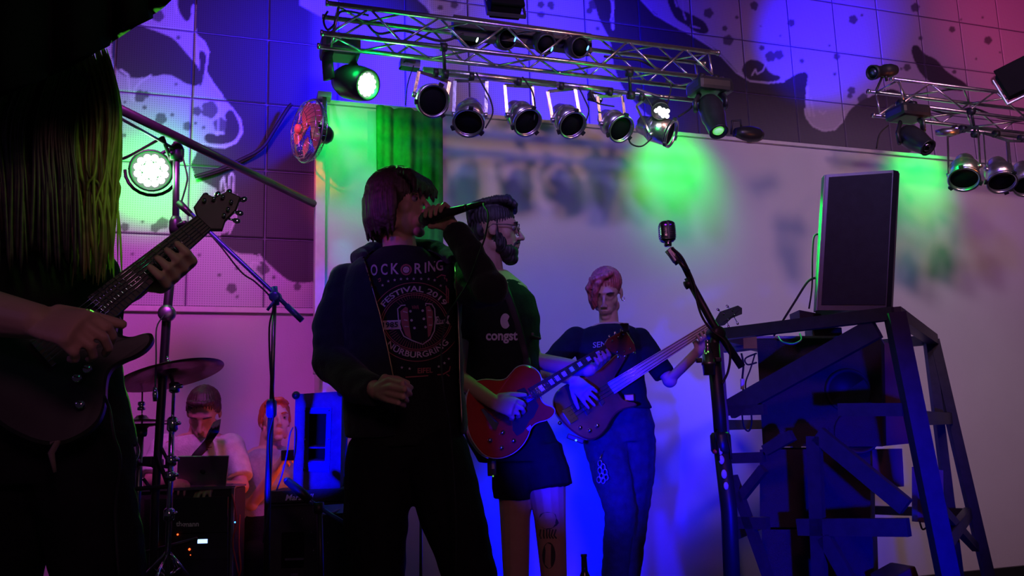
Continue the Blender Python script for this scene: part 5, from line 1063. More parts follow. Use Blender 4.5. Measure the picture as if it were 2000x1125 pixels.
def grip(W, c, ax, a, b, R_, sp=.022, span=150, fr=.0085, th=-100, n=4):
    ax = V(ax).normalized(); a = V(a); a = (a-ax*a.dot(ax)).normalized(); b = V(b); b = (b-ax*b.dot(ax)-a*a.dot(b)).normalized(); c = V(c); W = V(W)
    def f(mb):
        ks = []
        for i in range(n):
            o_ = c+ax*(i-(n-1)/2)*sp; m_ = span*(1-.05*abs(i-1.3)); pts = [o_+(a*math.cos(math.radians(m_*k/5))+b*math.sin(math.radians(m_*k/5)))*R_*(1.12 if k in (1, 3) else 1) for k in range(6)]
            pts[0] = o_+a*R_*1.1; ks.append(pts[0]); wchain(pts, [fr*1.12, fr*1.1, fr, fr*1.02, fr*.92, fr*.8], 12)(mb)
        for k in ks: wchain([W, W*.5+k*.5+a*.004, k], [.024, .0185, fr*1.2], 10)(mb)
        o_ = c-ax*((n-1)/2+.2)*sp; pts = [W*.6+o_*.4+a*R_*.5]+[o_+(a*math.cos(math.radians(th*k/3))+b*math.sin(math.radians(th*k/3)))*R_*1.08 for k in (1, 2, 3)]
        wchain(pts, [.016, .0135, .0115, .009], 10)(mb)
    return f
def bvh(o):
    dg = bpy.context.evaluated_depsgraph_get(); dg.update(); b = wloc(o); e = o.evaluated_get(dg); me = e.to_mesh()
    t = BVHTree.FromPolygons([v.co+b for v in me.vertices], [tuple(p.vertices) for p in me.polygons]); e.to_mesh_clear(); return t
def onto(tree, px, py, off=.003, Y=3.0):
    d = ray(px, py).normalized(); h = tree.ray_cast(EYE, d)
    if h[0] is None: return P(px, py, Y)
    return h[0]-d*off
def print_faces(tree, vs, fs, name, m, parent, off=.003):
    mb = MB(); mb.add([onto(tree, x, y, off) for x, y in vs], fs, False); return mb.build(name, m, parent)
def print_line(tree, pts, wpx, name, m, parent, off=.003):
    vs = []; fs = []
    for i, (x, y) in enumerate(pts):
        a = pts[max(i-1, 0)]; b = pts[min(i+1, len(pts)-1)]; dx, dy = b[0]-a[0], b[1]-a[1]; l = math.hypot(dx, dy) or 1; nx, ny = -dy/l*wpx/2, dx/l*wpx/2; vs += [(x+nx, y+ny), (x-nx, y-ny)]
    fs = [(2*i, 2*i+1, 2*i+3, 2*i+2) for i in range(len(pts)-1)]; return print_faces(tree, vs, fs, name, m, parent, off)
def print_text(tree, txt, px, py, h, wd, m, parent, f=None, name='lettering', bold=.0, slant=0, off=.003):
    vs, fs = text2d(txt, 1.0, bold); xs = [v[0] for v in vs]; x0, x1 = min(xs), max(xs); 
    o = [((x-(x0+x1)/2)/(x1-x0)*wd, -y/.72*h) for x, y in vs]
    pts = [(px+x, py+y+slant*x) if f is None else f(x, y) for x, y in o]; return print_faces(tree, pts, fs, name, m, parent, off)
# ================================================================ the singer
YS_ = 3.0
singer = thing('person', 'person singing into a handheld microphone, black open hoodie over printed festival shirt', 'person', V((P(800, 900, YS_).x, YS_, 0)))
H = Head((778, 402, YS_), (.94, -.34, -.02), (-.03, 0, 1), 1.04)
zf = lambda px, Y: 1.0
def leg_px(px, Y, z):   # pixel y of height z at depth Y
    lo, hi = 0, 4000
    for _ in range(40):
        m_ = (lo+hi)/2
        if P(px, m_, Y).z > z: lo = m_
        else: hi = m_
    return lo
def legs(rows, Y):
    """extend a px chain to the floor"""
    x, y, yy, r = rows[-1]; return rows+[(x, leg_px(x, yy, .09), yy, r*.85)]
legR = legs([(745, 890, 3.0, .10), (735, 1010, 2.98, .088), (738, 1130, 3.0, .07)], 3)
legL = legs([(850, 890, 3.0, .10), (885, 1010, 2.98, .088), (920, 1130, 3.0, .07)], 3)
hW = P(737, 764, 2.72); hM = P(878, 436, 2.80)
def pinch(mb):
    for i, f_ in enumerate((((762, 742, 2.655), (786, 748, 2.61), (803, 757, 2.66)), ((765, 756, 2.64), (790, 760, 2.60), (801, 770, 2.66)), ((763, 769, 2.645), (787, 775, 2.61), (795, 783, 2.66)), ((758, 781, 2.655), (778, 787, 2.63), (790, 793, 2.67)))):
        k, m_, e_ = [P(*q) for q in f_]; r_ = (.0105, .0108, .0102, .009)[i]
        wchain([hW, hW*.35+k*.65, k, m_, m_*.35+e_*.65, e_], [.024, .0165, r_*1.15, r_, r_*.9, r_*.78], 12)(mb)
    wchain([hW, P(752, 740, 2.69), P(776, 741, 2.70), P(796, 748, 2.68)], [.02, .016, .012, .009], 12)(mb)
body = H.prims(1.0)+[chain([(775, 440, 3.03, .058), (783, 500, 3.02, .062)]), loft([(783, 490, 3.02, .07, .06), (783, 520, 3.02, .15, .09), (784, 560, 3.02, .185, .105), (790, 680, 3.02, .165, .10), (795, 800, 3.02, .165, .10), (798, 880, 3.02, .17, .10)], (1, .12, 0)),
    chain([(672, 545, 3.03, .055), (655, 705, 2.97, .042), (737, 764, 2.72, .028)]), chain([(900, 552, 3.0, .044), (950, 562, 2.74, .034), (886, 448, 2.82, .029)]), chain(legR), chain(legL),
    pinch,
    grip(P(884, 446, 2.83), P(833, 427, 2.84)+(P(925, 402, 2.72)-P(833, 427, 2.84)).normalized()*.052, P(925, 402, 2.72)-P(833, 427, 2.84), (.1, .75, -.25), (0, -.1, 1), .027, .0225, 215, .0092, -70)]
for sx, lg in ((-1, legR), (1, legL)):
    fp = P(lg[-1][0], lg[-1][1], lg[-1][2]); body.append(lambda mb, fp=fp: mb.ball(fp+V((0, -.06, -.045)), (.045, .12, .04)))
b = organic('body', body, 'skin', singer, .0036, 2, H.sculpt())
H.eyes(singer)
hairp = [H.e((0, -.014, .048), (.088, .108, .094)), H.e((0, -.066, -.035), (.070, .048, .088)), H.e((.074, -.022, -.02), (.022, .052, .074)), H.e((-.074, -.022, -.02), (.022, .052, .074)), H.e((.080, .012, .0), (.012, .030, .055)), H.e((-.080, .012, .0), (.012, .030, .055))]
for k in range(-7, 8): hairp.append(H.t([(k*.008, .035, .100), (k*.0105, .074, .088), (k*.0115+.003, .100, .056), (k*.0118+.006, .107, .026+.012*math.sin(k*1.7))], [.020, .018, .0125, .0035], 8))
for k in range(9):
    q = math.radians(-160+k*40); x, y = .078*math.sin(q), -.03-.07*math.cos(q*.9)
for k in range(23):
    q = math.radians(-22+k*10.2); x, y = .082*math.cos(q), -.018-.096*math.sin(q) if math.sin(q) > 0 else -.018-.10*math.sin(q)
    hairp.append(H.t([(x*.82, y*.82, .07), (x*.98, y, .02), (x*1.0, y, -.05), (x*.90, y*.93, -.105-.012*math.sin(k*2.3))], [.018, .016, .013, .004], 8))
organic('hair', hairp, 'hair_dark', singer, .004, 1, hair=(H.o, .0013, 70))
tee = organic('shirt', [loft([(783, 486, 3.02, .078, .07), (783, 500, 3.02, .11, .088), (783, 525, 3.02, .165, .105), (784, 560, 3.02, .192, .118), (790, 680, 3.01, .178, .116), (795, 800, 3.01, .180, .116), (798, 872, 3.01, .185, .118)], (1, .12, 0)), lambda mb: mb.ball(P(893, 550, 3.0), .068), lambda mb: mb.ball(P(682, 556, 3.02), .062)], 'tee_black', singer, .006, 3, wrinkle=.0018, wf=26)
organic('jeans', [loft([(796, 835, 3.02, .180, .108), (798, 880, 3.02, .190, .115), (798, 915, 3.02, .185, .112)], (1, .1, 0)), chain([(a, b_, c, r+.022) for a, b_, c, r in legR]), chain([(a, b_, c, r+.022) for a, b_, c, r in legL])], 'denim_black', singer, .008, 3, wrinkle=.004, wf=22)
openpoly = [(742, 440), (706, 490), (722, 545), (742, 610), (758, 680), (771, 745), (775, 900), (902, 900), (897, 745), (893, 600), (888, 520), (872, 486), (845, 440)]
def inp(x, y, poly):
    c = False; n_ = len(poly)
    for i in range(n_):
        x1, y1 = poly[i]; x2, y2 = poly[(i+1) % n_]
        if (y1 > y) != (y2 > y) and x < (x2-x1)*(y-y1)/(y2-y1)+x1: c = not c
    return c
def cutf(p, nrm):
    if p.y > 3.0 and not (p.y < 3.06 and pix(p)[1] < 490): return False
    return inp(*pix(p), openpoly)
hood = organic('hoodie', [loft([(783, 492, 3.04, .10, .085), (783, 506, 3.03, .145, .11), (783, 528, 3.02, .182, .128), (784, 565, 3.02, .208, .140), (788, 690, 3.01, .202, .136), (792, 800, 3.01, .206, .138), (795, 850, 3.01, .206, .138)], (1, .12, 0)),
    chain([(680, 556, 3.02, .070), (650, 640, 3.0, .070), (652, 708, 2.96, .068), (700, 752, 2.83, .055), (733, 764, 2.74, .044)], False), chain([(900, 545, 3.0, .078), (935, 560, 2.85, .070), (957, 562, 2.73, .057), (920, 500, 2.77, .049), (888, 450, 2.815, .042)], False),
    lambda mb: mb.ball(P(682, 556, 3.02), .072), lambda mb: mb.ball(P(900, 548, 3.0), .078), lambda mb: mb.ball(P(652, 708, 2.96), .069), lambda mb: mb.ball(P(957, 563, 2.73), .058)], 'hoodie', singer, .007, 4, wrinkle=.0055, wf=22, cut=cutf, solid=.004)
organic('hood', [wchain([P(x, y, Y) for x, y, Y in ((712, 500, 2.96), (700, 503, 3.06), (730, 492, 3.14), (790, 486, 3.17), (850, 490, 3.13), (878, 500, 3.04), (884, 508, 2.95))], [.020, .034, .04, .042, .04, .034, .020])], 'hoodie', singer, .007, 3, wrinkle=.006, wf=34)
th = bvh(hood); tt = bvh(tee)
def both(px, py, off=.004):
    a = onto(th, px, py, off); b_ = onto(tt, px, py, off); return a if (a-EYE).length < (b_-EYE).length else b_
M['zip'] = mat('brass_zip', (.5, .35, .18), .35, .8)
for pl in ([(708, 497), (722, 545), (741, 610), (757, 680), (770, 745), (773, 838)], [(889, 522), (894, 600), (897, 680), (898, 745), (901, 800), (902, 838)]):
    pts = [both(*p) for p in [(a[0]+(b_[0]-a[0])*f, a[1]+(b_[1]-a[1])*f) for a, b_ in zip(pl[:-1], pl[1:]) for f in (0, .33, .66)]]
    MB().tube(pts, .0022, 6).build('zip', 'zip', singer)
MB().box(both(897, 744, .008), (.008, .004, .016), None, .002).build('zip_pull', 'zip', singer)
# shirt print
M['pw'] = mat('pale_pink_print', (.55, .42, .44), .8); M['pr'] = mat('rust_red_print', (.36, .10, .09), .8); M['pd'] = mat('black_print', (.012, .01, .012), .9)
c8 = lambda x, y: (600+x/3.125, 480+y/3.125)
prt = bpy.data.objects.new('print', None)
PR = lambda *a, **k: print_faces(tt, *a, tee, **k)
def arc(cx, cy, R_, a0, a1, n_=28, sq=1.0): return [c8(cx+R_*math.cos(math.radians(a)), cy-R_*sq*math.sin(math.radians(a))) for a in np.linspace(a0, a1, n_)]
for ch, x, y, wd in (('R', 346, 158, 40), ('O', 408, 150, 42), ('C', 470, 146, 40), ('K', 535, 142, 48)): print_text(tt, ch, *c8(x, y+30), 68/3.125, wd/3.125, 'pw', tee, bold=.015)
for ch, x, y, wd in (('R', 678, 138, 46), ('I', 722, 134, 10), ('N', 760, 126, 44), ('G', 808, 120, 44)): print_text(tt, ch, *c8(x, y+30), 64/3.125, wd/3.125, 'pw', tee, bold=.015)
print_line(tt, arc(604, 146, 30, 0, 360), 3.2, 'print_ring', 'pr', tee); 
vs = arc(604, 146, 20, 0, 345, 18); print_faces(tt, vs, [tuple(range(len(vs)))], 'print_emblem', 'pw', tee)
print_line(tt, [c8(590, 150), c8(598, 138), c8(604, 150), c8(610, 140), c8(618, 150)], 1.2, 'print_emblem', 'pr', tee, .005)
def star(cx, cy, r): return [c8(cx+r*(1 if i % 2 == 0 else .42)*math.sin(math.pi*i/5), cy-r*(1 if i % 2 == 0 else .42)*math.cos(math.pi*i/5)) for i in range(10)]
for x, y in ((460, 241), (495, 216), (534, 209), (572, 203), (611, 202), (650, 202), (696, 202), (741, 203), (778, 210), (815, 243), (578, 743), (625, 750), (803, 737), (838, 716), (864, 690)):
    vs = star(x, y, 10); print_faces(tt, vs, [tuple(range(10))], 'print_star', 'pw', tee)
def arcmap(cx, cy, R_, mid, sgn=1):
    def f(x, y):
        X_ = x*3.125; Y_ = y*3.125
        if sgn > 0: a = math.radians(mid)-X_/R_; return c8(cx+(R_-Y_)*math.cos(a), cy-(R_-Y_)*math.sin(a))
        a = math.radians(mid)+X_/R_; rr = R_+Y_; return c8(cx+rr*math.cos(a), cy-rr*math.sin(a))
    return f
print_text(tt, 'FESTIVAL 2019', 0, 0, 34/3.125, 420/3.125, 'pw', tee, arcmap(655, 500, 222, 91), bold=.02)
print_text(tt, 'N\u00dcRBURGRING', 0, 0, 36/3.125, 430/3.125, 'pw', tee, arcmap(668, 420, 262, 272, -1), bold=.02)
for R_, a0, a1 in ((275, 40, 150), (212, 22, 168), (200, 20, 170)): print_line(tt, arc(655, 500, R_, a0, a1), 1.5, 'print_arc', 'pr', tee)
for R_, a0, a1 in ((212, 205, 345), (222, 208, 342), (285, 215, 325)): print_line(tt, arc(668, 420, R_, a0, a1), 1.5, 'print_arc', 'pr', tee)
for k in range(30):
    a = math.radians(200+k*4.8); print_line(tt, [c8(668+150*math.cos(a), 430-160*math.sin(a)), c8(668+195*math.cos(a), 430-200*math.sin(a))], .7, 'print_ray', 'pr', tee)
for k in range(16):
    a = math.radians(45+k*6); print_line(tt, [c8(660+125*math.cos(a), 470-150*math.sin(a)), c8(660+165*math.cos(a), 470-185*math.sin(a))], .7, 'print_ray', 'pr', tee)
print_line(tt, [c8(*p) for p in ((600, 362), (575, 364), (552, 385), (556, 440), (564, 500), (590, 552), (640, 578), (705, 602), (750, 570), (776, 520), (782, 450), (778, 385), (760, 356), (722, 352), (724, 366))], 2.2, 'print_shield', 'pw', tee)
for poly in ([(568, 400), (600, 372), (614, 380), (622, 480), (636, 572), (600, 546), (576, 480)], [(724, 372), (745, 366), (766, 400), (768, 480), (752, 545), (738, 560), (732, 480)]):
    vs = [c8(*p) for p in poly]; print_faces(tt, vs, [tuple(range(len(vs)))], 'print_panel', 'pr', tee)
for x, y in ((630, 400), (637, 455), (655, 502), (705, 396), (712, 446), (722, 496)): 
    vs = arc(x, y, 8, 0, 340, 10); print_faces(tt, vs, [tuple(range(10))], 'print_dot', 'pw', tee)
for x0, y0, x1, y1, tx, ty, s_ in ((585, 400, 612, 408, 0, 0, 0), (590, 452, 612, 456, 0, 0, 0), (594, 492, 620, 494, 0, 0, 0), (735, 394, 755, 396, 0, 0, 0), (738, 434, 760, 436, 0, 0, 0), (742, 484, 762, 484, 0, 0, 0)): print_line(tt, [c8(x0, y0), c8(x1, y1)], 2, 'print_tuner', 'pw', tee, .005)
for poly, tx, cx, cy, sl in (([(440, 458), (572, 452), (568, 480), (576, 508), (440, 514)], '1985', 508, 496, -.04), ([(782, 432), (868, 426), (858, 452), (870, 478), (786, 480)], '2019', 824, 468, -.03)):
    vs = [c8(*p) for p in poly]; print_faces(tt, vs, [tuple(range(len(vs)))], 'print_banner', 'pw', tee); print_text(tt, tx, *c8(cx, cy), 31/3.125, 92/3.125 if tx == '1985' else 66/3.125, 'pd', tee, slant=sl, bold=.02, off=.006)
for k in range(7): print_line(tt, [c8(640+k*6, 365+3*math.sin(k*2)), c8(644+k*6, 385-3*math.sin(k*3))], .9, 'print_scribble', 'pr', tee)
print_text(tt, 'EIFEL', *c8(720, 776), 32/3.125, 92/3.125, 'pr', tee, bold=.02, slant=-.05)
for pl in ([(600, 802), (700, 796), (830, 784), (868, 762), (874, 735)], [(850, 200), (862, 280), (860, 350)], [(838, 190), (850, 260), (850, 340)], [(790, 195), (820, 178), (846, 184)], [(850, 782), (868, 796)], [(432, 206), (446, 198), (448, 214), (436, 218)]):
    print_line(tt, [c8(*p) for p in pl], 2.2, 'print_line', 'pr', tee)
# microphone
ma, mb_ = P(833, 427, 2.84), P(925, 402, 2.72); ax = (mb_-ma).normalized()
t = thing('handheld_microphone', 'black handheld microphone held at the singer mouth', 'microphone', ma)
MB().lathe([(.002, -.028), (.014, -.025), (.024, -.008), (.025, .004), (.021, .018)], ma, ax, 20).build('grille_head', mat('mic_mesh', (.12, .11, .12), .4, .8, bump=1, bscale=500), t)
MB().lathe([(.0225, .018), (.024, .022), (.0235, .03), (.019, .04), (.012, .165), (.0125, .17), (.012, .176)], ma, ax, 20).build('handle', 'blackplastic', t)
MB().lathe([(.010, .172), (.0105, .20), (.0085, .225), (.004, .25)], ma, ax, 16).build('plug', 'black', t)
cable('microphone_cable', [ma+ax*.245, P(945, 402, 2.66), P(954, 420, 2.60), P(948, 460, 2.56), P(936, 495, 2.58), P(915, 550, 2.66), P(890, 590, 2.72), P(872, 618, 2.74), P(862, 680, 2.70), P(866, 760, 2.66), P(880, 850, 2.7), P(890, 1000, 2.75), P(890, 1125, 2.8)], .0028, 'thin black cable hanging from the handheld microphone across the singer')
# ================================================================ the bearded guitarist
bg = thing('person', 'bearded person with glasses and black shirt playing the red guitar', 'person', V((P(985, 900, 3.6).x, 3.6, 0)))
H = Head((967, 452, 3.6), (.97, .02, -.06), (0, 0, 1), .98); H.brow = 'hair_black'
lL = legs([(1012, 900, 3.6, .09), (1006, 1010, 3.6, .062), (1008, 1130, 3.6, .052)], 3.6); lR = legs([(1062, 900, 3.6, .09), (1074, 1010, 3.55, .064), (1082, 1130, 3.6, .052)], 3.6)
w1 = P(962, 784, 3.30); w2 = Q2((1152, 722), -.03)
body = H.prims(1.0)+[chain([(952, 490, 3.6, .058), (955, 540, 3.6, .064)]), loft([(955, 530, 3.6, .08, .07), (962, 560, 3.6, .15, .11), (970, 600, 3.6, .165, .12), (972, 700, 3.6, .155, .115), (978, 800, 3.6, .16, .115), (1010, 880, 3.6, .16, .11)], (.85, .5, 0)),
    chain([(900, 590, 3.5, .05), (890, 735, 3.4, .042), (962, 784, 3.30, .028)]), chain([(1010, 592, 3.66, .052), (1040, 702, 3.66, .044), (1100, 716, 3.58, .038), (1152, 722, Q2((1152, 722), -.03).y, .027)]), chain(lL), chain(lR),
    hand(w1, P(1005, 795, 3.27)-w1, (.1, .9, -.4), 1, (35, 45, 30), 5, 1.0, (.7, .6, .4), 10), grip(w2, Q2((1168, 695), 0), Q2((1190, 681), 0)-Q2((1140, 717), 0), (0, .25, -1), rn, .030, .0215, 125, .0085, -95)]
for lg in (lL, lR): fp = P(lg[-1][0], lg[-1][1], lg[-1][2]); body.append(lambda mb, fp=fp: mb.ball(fp+V((.04, -.04, -.045)), (.09, .07, .04)))
organic('body', body, 'skin', bg, .0042, 2, H.sculpt()); H.eyes(bg)
hp_ = [H.e((0, -.018, .056), (.080, .100, .076)), H.e((0, -.07, -.005), (.062, .036, .055))]
for k in range(-5, 6): hp_.append(H.t([(k*.012, -.06, .112), (k*.012, .0, .126), (k*.012, .048, .128+.005*math.sin(k*2)), (k*.012, .080, .108)], [.016, .020, .021, .014], 8))
for k in range(-5, 6): hp_.append(H.t([(k*.011, -.03, .12), (k*.013, -.09, .10), (k*.012, -.115, .06+.008*math.sin(k*3)), (k*.011, -.11, .02)], [.016, .016, .012, .006], 8))
organic('hair', hp_, 'hair_black', bg, .0045, 1, hair=(H.o, .0018, 40))
organic('beard', [H.e((0, .055, -.088), (.052, .048, .040)), H.e((0, .070, -.118), (.036, .034, .028)), H.e((.050, .018, -.058), (.014, .034, .044)), H.e((-.050, .018, -.058), (.014, .034, .044)), H.t([(-.026, .088, -.058), (-.014, .104, -.047), (.014, .104, -.047), (.026, .088, -.058)], [.008, .006, .006, .008], 8), H.t([(-.070, .002, .03), (-.066, .006, -.02), (-.056, .022, -.07)], [.006, .009, .018], 8), H.t([(.070, .002, .03), (.066, .006, -.02), (.056, .022, -.07)], [.006, .009, .018], 8)], 'hair_black', bg, .0045, 1, hair=(H.o, .0018, 44))
gl = MB()
for k in (-1, 1):
    c = [H.p(k*.033+.024*math.cos(q)*(1.0), .104-.010*abs(math.cos(q))*(1 if math.cos(q)*k > 0 else .2), .010+.017*math.sin(q)) for q in np.linspace(0, 2*math.pi, 21)]
    gl.tube(c, .0018, 6, False).tube([H.p(k*.057, .096, .014), H.p(k*.078, .05, .014), H.p(k*.082, -.01, .012), H.p(k*.078, -.03, -.004)], .0018, 6)
gl.tube([H.p(-.010, .106, .014), H.p(.010, .106, .014)], .0018, 6); gl.build('glasses', 'blackplastic', bg)
gtee = organic('shirt', [loft([(953, 540, 3.6, .09, .08), (958, 556, 3.6, .14, .11), (966, 580, 3.6, .172, .13), (972, 620, 3.6, .182, .135), (974, 700, 3.6, .172, .130), (978, 800, 3.6, .176, .130), (985, 828, 3.6, .178, .130)], (.85, .5, 0)),
    chain([(902, 590, 3.5, .070), (897, 670, 3.45, .065)], False), chain([(1008, 592, 3.66, .070), (1022, 640, 3.66, .064), (1030, 668, 3.66, .062)], False), lambda mb: mb.ball(P(1006, 592, 3.66), .072)], 'tee_green', bg, .007, 3, wrinkle=.0035, wf=22)
organic('shorts', [loft([(982, 815, 3.6, .178, .125), (1000, 860, 3.6, .185, .125), (1022, 900, 3.6, .185, .125)], (.95, .3, 0)), chain([(1003, 880, 3.6, .10), (1004, 935, 3.6, .092), (1004, 975, 3.6, .088)], False), chain([(1050, 880, 3.6, .105), (1066, 925, 3.58, .100), (1072, 955, 3.57, .098)], False)], 'denim_black', bg, .008, 3, wrinkle=.004, wf=20)
tg = bvh(gtee)
vs = [(987+11.5*math.cos(a)*.85, 627+15*math.sin(a)) for a in np.linspace(.62, 2*math.pi-.62, 22)]+[(988.5, 633), (984, 636), (985, 629), (980, 625), (986, 623.5), (988, 617)]
print_faces(tg, vs, [tuple(range(len(vs)))], 'print_emblem', 'print_white', gtee)
print_text(tg, 'congst', 980, 664, 19, 62, 'print_white', gtee, bold=.03)
strap = [onto(tg, x, y, .006) for x, y in ((985, 560), (994, 585), (1003, 610), (1012, 640), (1020, 670), (1027, 700))]+[P(1030, 720, 3.42)]
MB().tube(strap, .017, 8, True, ((1, 0, 0), .15)).build('guitar_strap', 'rubber', bg)
# calf tattoo, beltpack, wrist band
gb = bvh([o for o in kids(bg) if o.name.startswith('body')][0])
M['tattoo'] = mat('dark_tattoo_ink', (.05, .045, .05), .6)
vs = [(1070+20*math.cos(a)*(1+.12*math.sin(5*a)), 1017+17*math.sin(a)) for a in np.linspace(0, 6.0, 22)]; print_faces(gb, vs, [tuple(range(22))], 'tattoo', 'tattoo', bg, .0012)
for k in range(6): print_line(gb, [(1056+k*6, 1034), (1054+k*6+2*math.sin(k), 1046), (1057+k*6, 1052)], 3, 'tattoo', 'tattoo', bg, .0012)
vs = [(1072+13*math.cos(a), 1085+26*math.sin(a)) for a in np.linspace(0, 6.0, 18)]; print_faces(gb, vs, [tuple(range(18))], 'tattoo', 'tattoo', bg, .0012)
t = thing('belt_pack', 'small transmitter pack with green lamp under the red guitar', 'transmitter', P(960, 915, 3.35)); MB().box(P(961, 914, 3.4), (.035, .02, .06), None, .004).build('case', 'blackplastic', t); MB().ball(P(963, 930, 3.385), .003).build('status_led', 'led_gdim', t); MB().box(P(963, 908, 3.387), (.010, .003, .03)).build('clip', 'cream', t)
# capo-like dark tuner clip beside strap
m = MB().tube([P(1032, 658, 3.55), P(1055, 661, 3.5)], [.010, .006], 8).box(P(1036, 655, 3.55), (.03, .02, .022), None, .004); tag(m.build('boom_clamp', 'black'), 'small dark clamp sticking out beside the black shirt sleeve', 'clamp')
# ================================================================ the bassist
bs = thing('person', 'person with swept reddish hair and navy shirt playing the bass', 'person', V((P(1215, 900, 4.05).x, 4.05, 0)))
H = Head((1184, 572, 4.05), (-.22, -.84, -.50), (-.02, -.3, 1), .93); H.brow = 'hair_dark'
lL = legs([(1182, 860, 4.02, .092), (1196, 930, 3.98, .08), (1212, 1000, 3.95, .062), (1200, 1130, 4.0, .048)], 4); lR = legs([(1238, 860, 4.06, .092), (1240, 930, 4.06, .08), (1236, 1000, 4.08, .062), (1226, 1130, 4.1, .048)], 4)
w1 = P(1120, 742, 3.74); w2 = Q3((1366, 684), -.02)
body = H.prims(.9, .92)+[chain([(1187, 590, 4.09, .043), (1190, 640, 4.07, .047)]), loft([(1190, 632, 4.07, .065, .06), (1190, 645, 4.06, .13, .085), (1190, 665, 4.06, .16, .10), (1194, 720, 4.05, .135, .095), (1205, 780, 4.05, .125, .09), (1212, 830, 4.05, .145, .10)], (1, .05, 0)),
    chain([(1122, 660, 4.04, .044), (1070, 728, 3.92, .036), (1120, 742, 3.74, .024)]), chain([(1250, 662, 4.06, .044), (1308, 742, 3.98, .036), (1366, 684, Q3((1366, 684), -.02).y, .024)]), chain(lL), chain(lR),
    hand(w1, P(1142, 765, 3.70)-w1, (.2, .8, -.1), -1, (15, 25, 20), 7, .95, (.6, .5, .4), 10), grip(w2, Q3((1370, 652), 0), Q3((1390, 639), 0)-Q3((1340, 672), 0), (0, .25, -1), bn, .029, .0215, 130, .0082, -95)]
for lg in (lL, lR): fp = P(lg[-1][0], lg[-1][1], lg[-1][2]); body.append(lambda mb, fp=fp: mb.ball(fp+V((0, -.06, -.045)), (.042, .11, .038)))
organic('body', body, 'skin_pale', bs, .0042, 2, H.sculpt()); H.eyes(bs, True)
hp_ = [H.e((0, -.018, .052), (.082, .098, .080)), H.e((0, -.070, .0), (.062, .034, .050))]
SG = 1 if H.x.x < 0 else -1   # SG * x points to the left of the photo
for k in range(16):
    f = k/15; hp_.append(H.t([(SG*(-.035+.02*f), .03+.04*f, .118), (SG*(.03+.03*f), .062+.02*math.sin(3*f), .108-.01*f), (SG*(.066+.014*math.sin(3*f)), .070+.028*(1-f)*f*4-.05*f, .055), (SG*(.072+.006*f), .080-.09*f, .0), (SG*(.062+.010*f), .094-.09*f, -.045-.025*math.sin(f*2.6))], [.016, .015, .014, .011, .0035], 8))
for k in range(5): f = k/4; hp_.append(H.t([(SG*(-.01), .045, .118), (SG*(.02+.012*f), .088, .085), (SG*(.034+.014*f), .100, .045), (SG*(.040+.016*f), .104, .0), (SG*(.036+.02*f), .102, -.03-.02*f)], [.014, .013, .011, .009, .003], 8))
organic('hair', hp_, 'hair_pink', bs, .0045, 1, hair=(H.o, .0014, 48))
MB().tube([H.p(-SG*.082, -.002, -.030+.0)+V((0, -.004, 0))+V((.008*math.cos(q), 0, .010*math.sin(q)-.004)) for q in np.linspace(0, 6.28, 15)], .0018, 6, False).build('earring', 'chrome', bs)
ntee = organic('shirt', [loft([(1190, 634, 4.07, .075, .07), (1190, 642, 4.06, .12, .09), (1190, 655, 4.06, .150, .105), (1190, 680, 4.06, .165, .115), (1194, 730, 4.05, .150, .112), (1205, 780, 4.05, .142, .11), (1210, 800, 4.05, .150, .115)], (1, .05, 0)),
    chain([(1124, 662, 4.04, .058), (1095, 690, 3.98, .056), (1072, 716, 3.93, .054)], False), chain([(1249, 664, 4.06, .058), (1275, 700, 4.02, .055), (1298, 732, 3.99, .052)], False), lambda mb: mb.ball(P(1124, 662, 4.04), .06), lambda mb: mb.ball(P(1248, 664, 4.06), .06)], 'tee_navy', bs, .007, 3, wrinkle=.004, wf=22)
tn = bvh(ntee); print_text(tn, 'SEN', 1171, 678, 11, 26, 'print_dim', ntee, bold=.01, slant=-.1)
MB().tube([onto(tn, x, y, .005) for x, y in ((1219, 632), (1222, 645), (1224, 665), (1222, 690))], .016, 8, True, ((1, 0, 0), .15)).build('guitar_strap', 'steel', bs)
organic('jeans', [loft([(1208, 795, 4.05, .142, .105), (1212, 835, 4.05, .155, .11), (1212, 862, 4.05, .150, .11)], (1, .05, 0)), chain([(a, b_, c, r+.010) for a, b_, c, r in lL]), chain([(a, b_, c, r+.010) for a, b_, c, r in lR])], 'denim_blue', bs, .007, 3, wrinkle=.0045, wf=30)
bcl = P(1229, 777, 3.92); MB().box(bcl, (.045, .008, .032), None, .005).build('belt_buckle', 'zip', bs)
t = thing('wallet_chain', 'shiny chain loops hanging at the bassist left knee', 'chain', P(1175, 925, 3.85))
for i, (x, y) in enumerate(((1172, 905), (1178, 912), (1172, 919), (1182, 922), (1175, 930), (1184, 932), (1178, 938), (1170, 937))): MB().tube([P(x, y, 3.86)+V((.009*math.cos(q), 0, .013*math.sin(q))) for q in np.linspace(0, 6.28, 11)], .0028, 6, False).build('link', 'chrome', t)
MB().tube([P(1172, 895, 3.88), P(1180, 880, 3.92)], .003, 6).build('link', 'chrome', t)
t = thing('belt_pack', 'small transmitter pack with green lamp below the bass', 'transmitter', P(1125, 858, 3.75)); MB().box(P(1124, 857, 3.78), (.075, .02, .022), rotm('Y', 22), .004).build('case', 'blackplastic', t); MB().ball(P(1125, 860, 3.766), .0045).build('status_led', 'led_gdim', t)
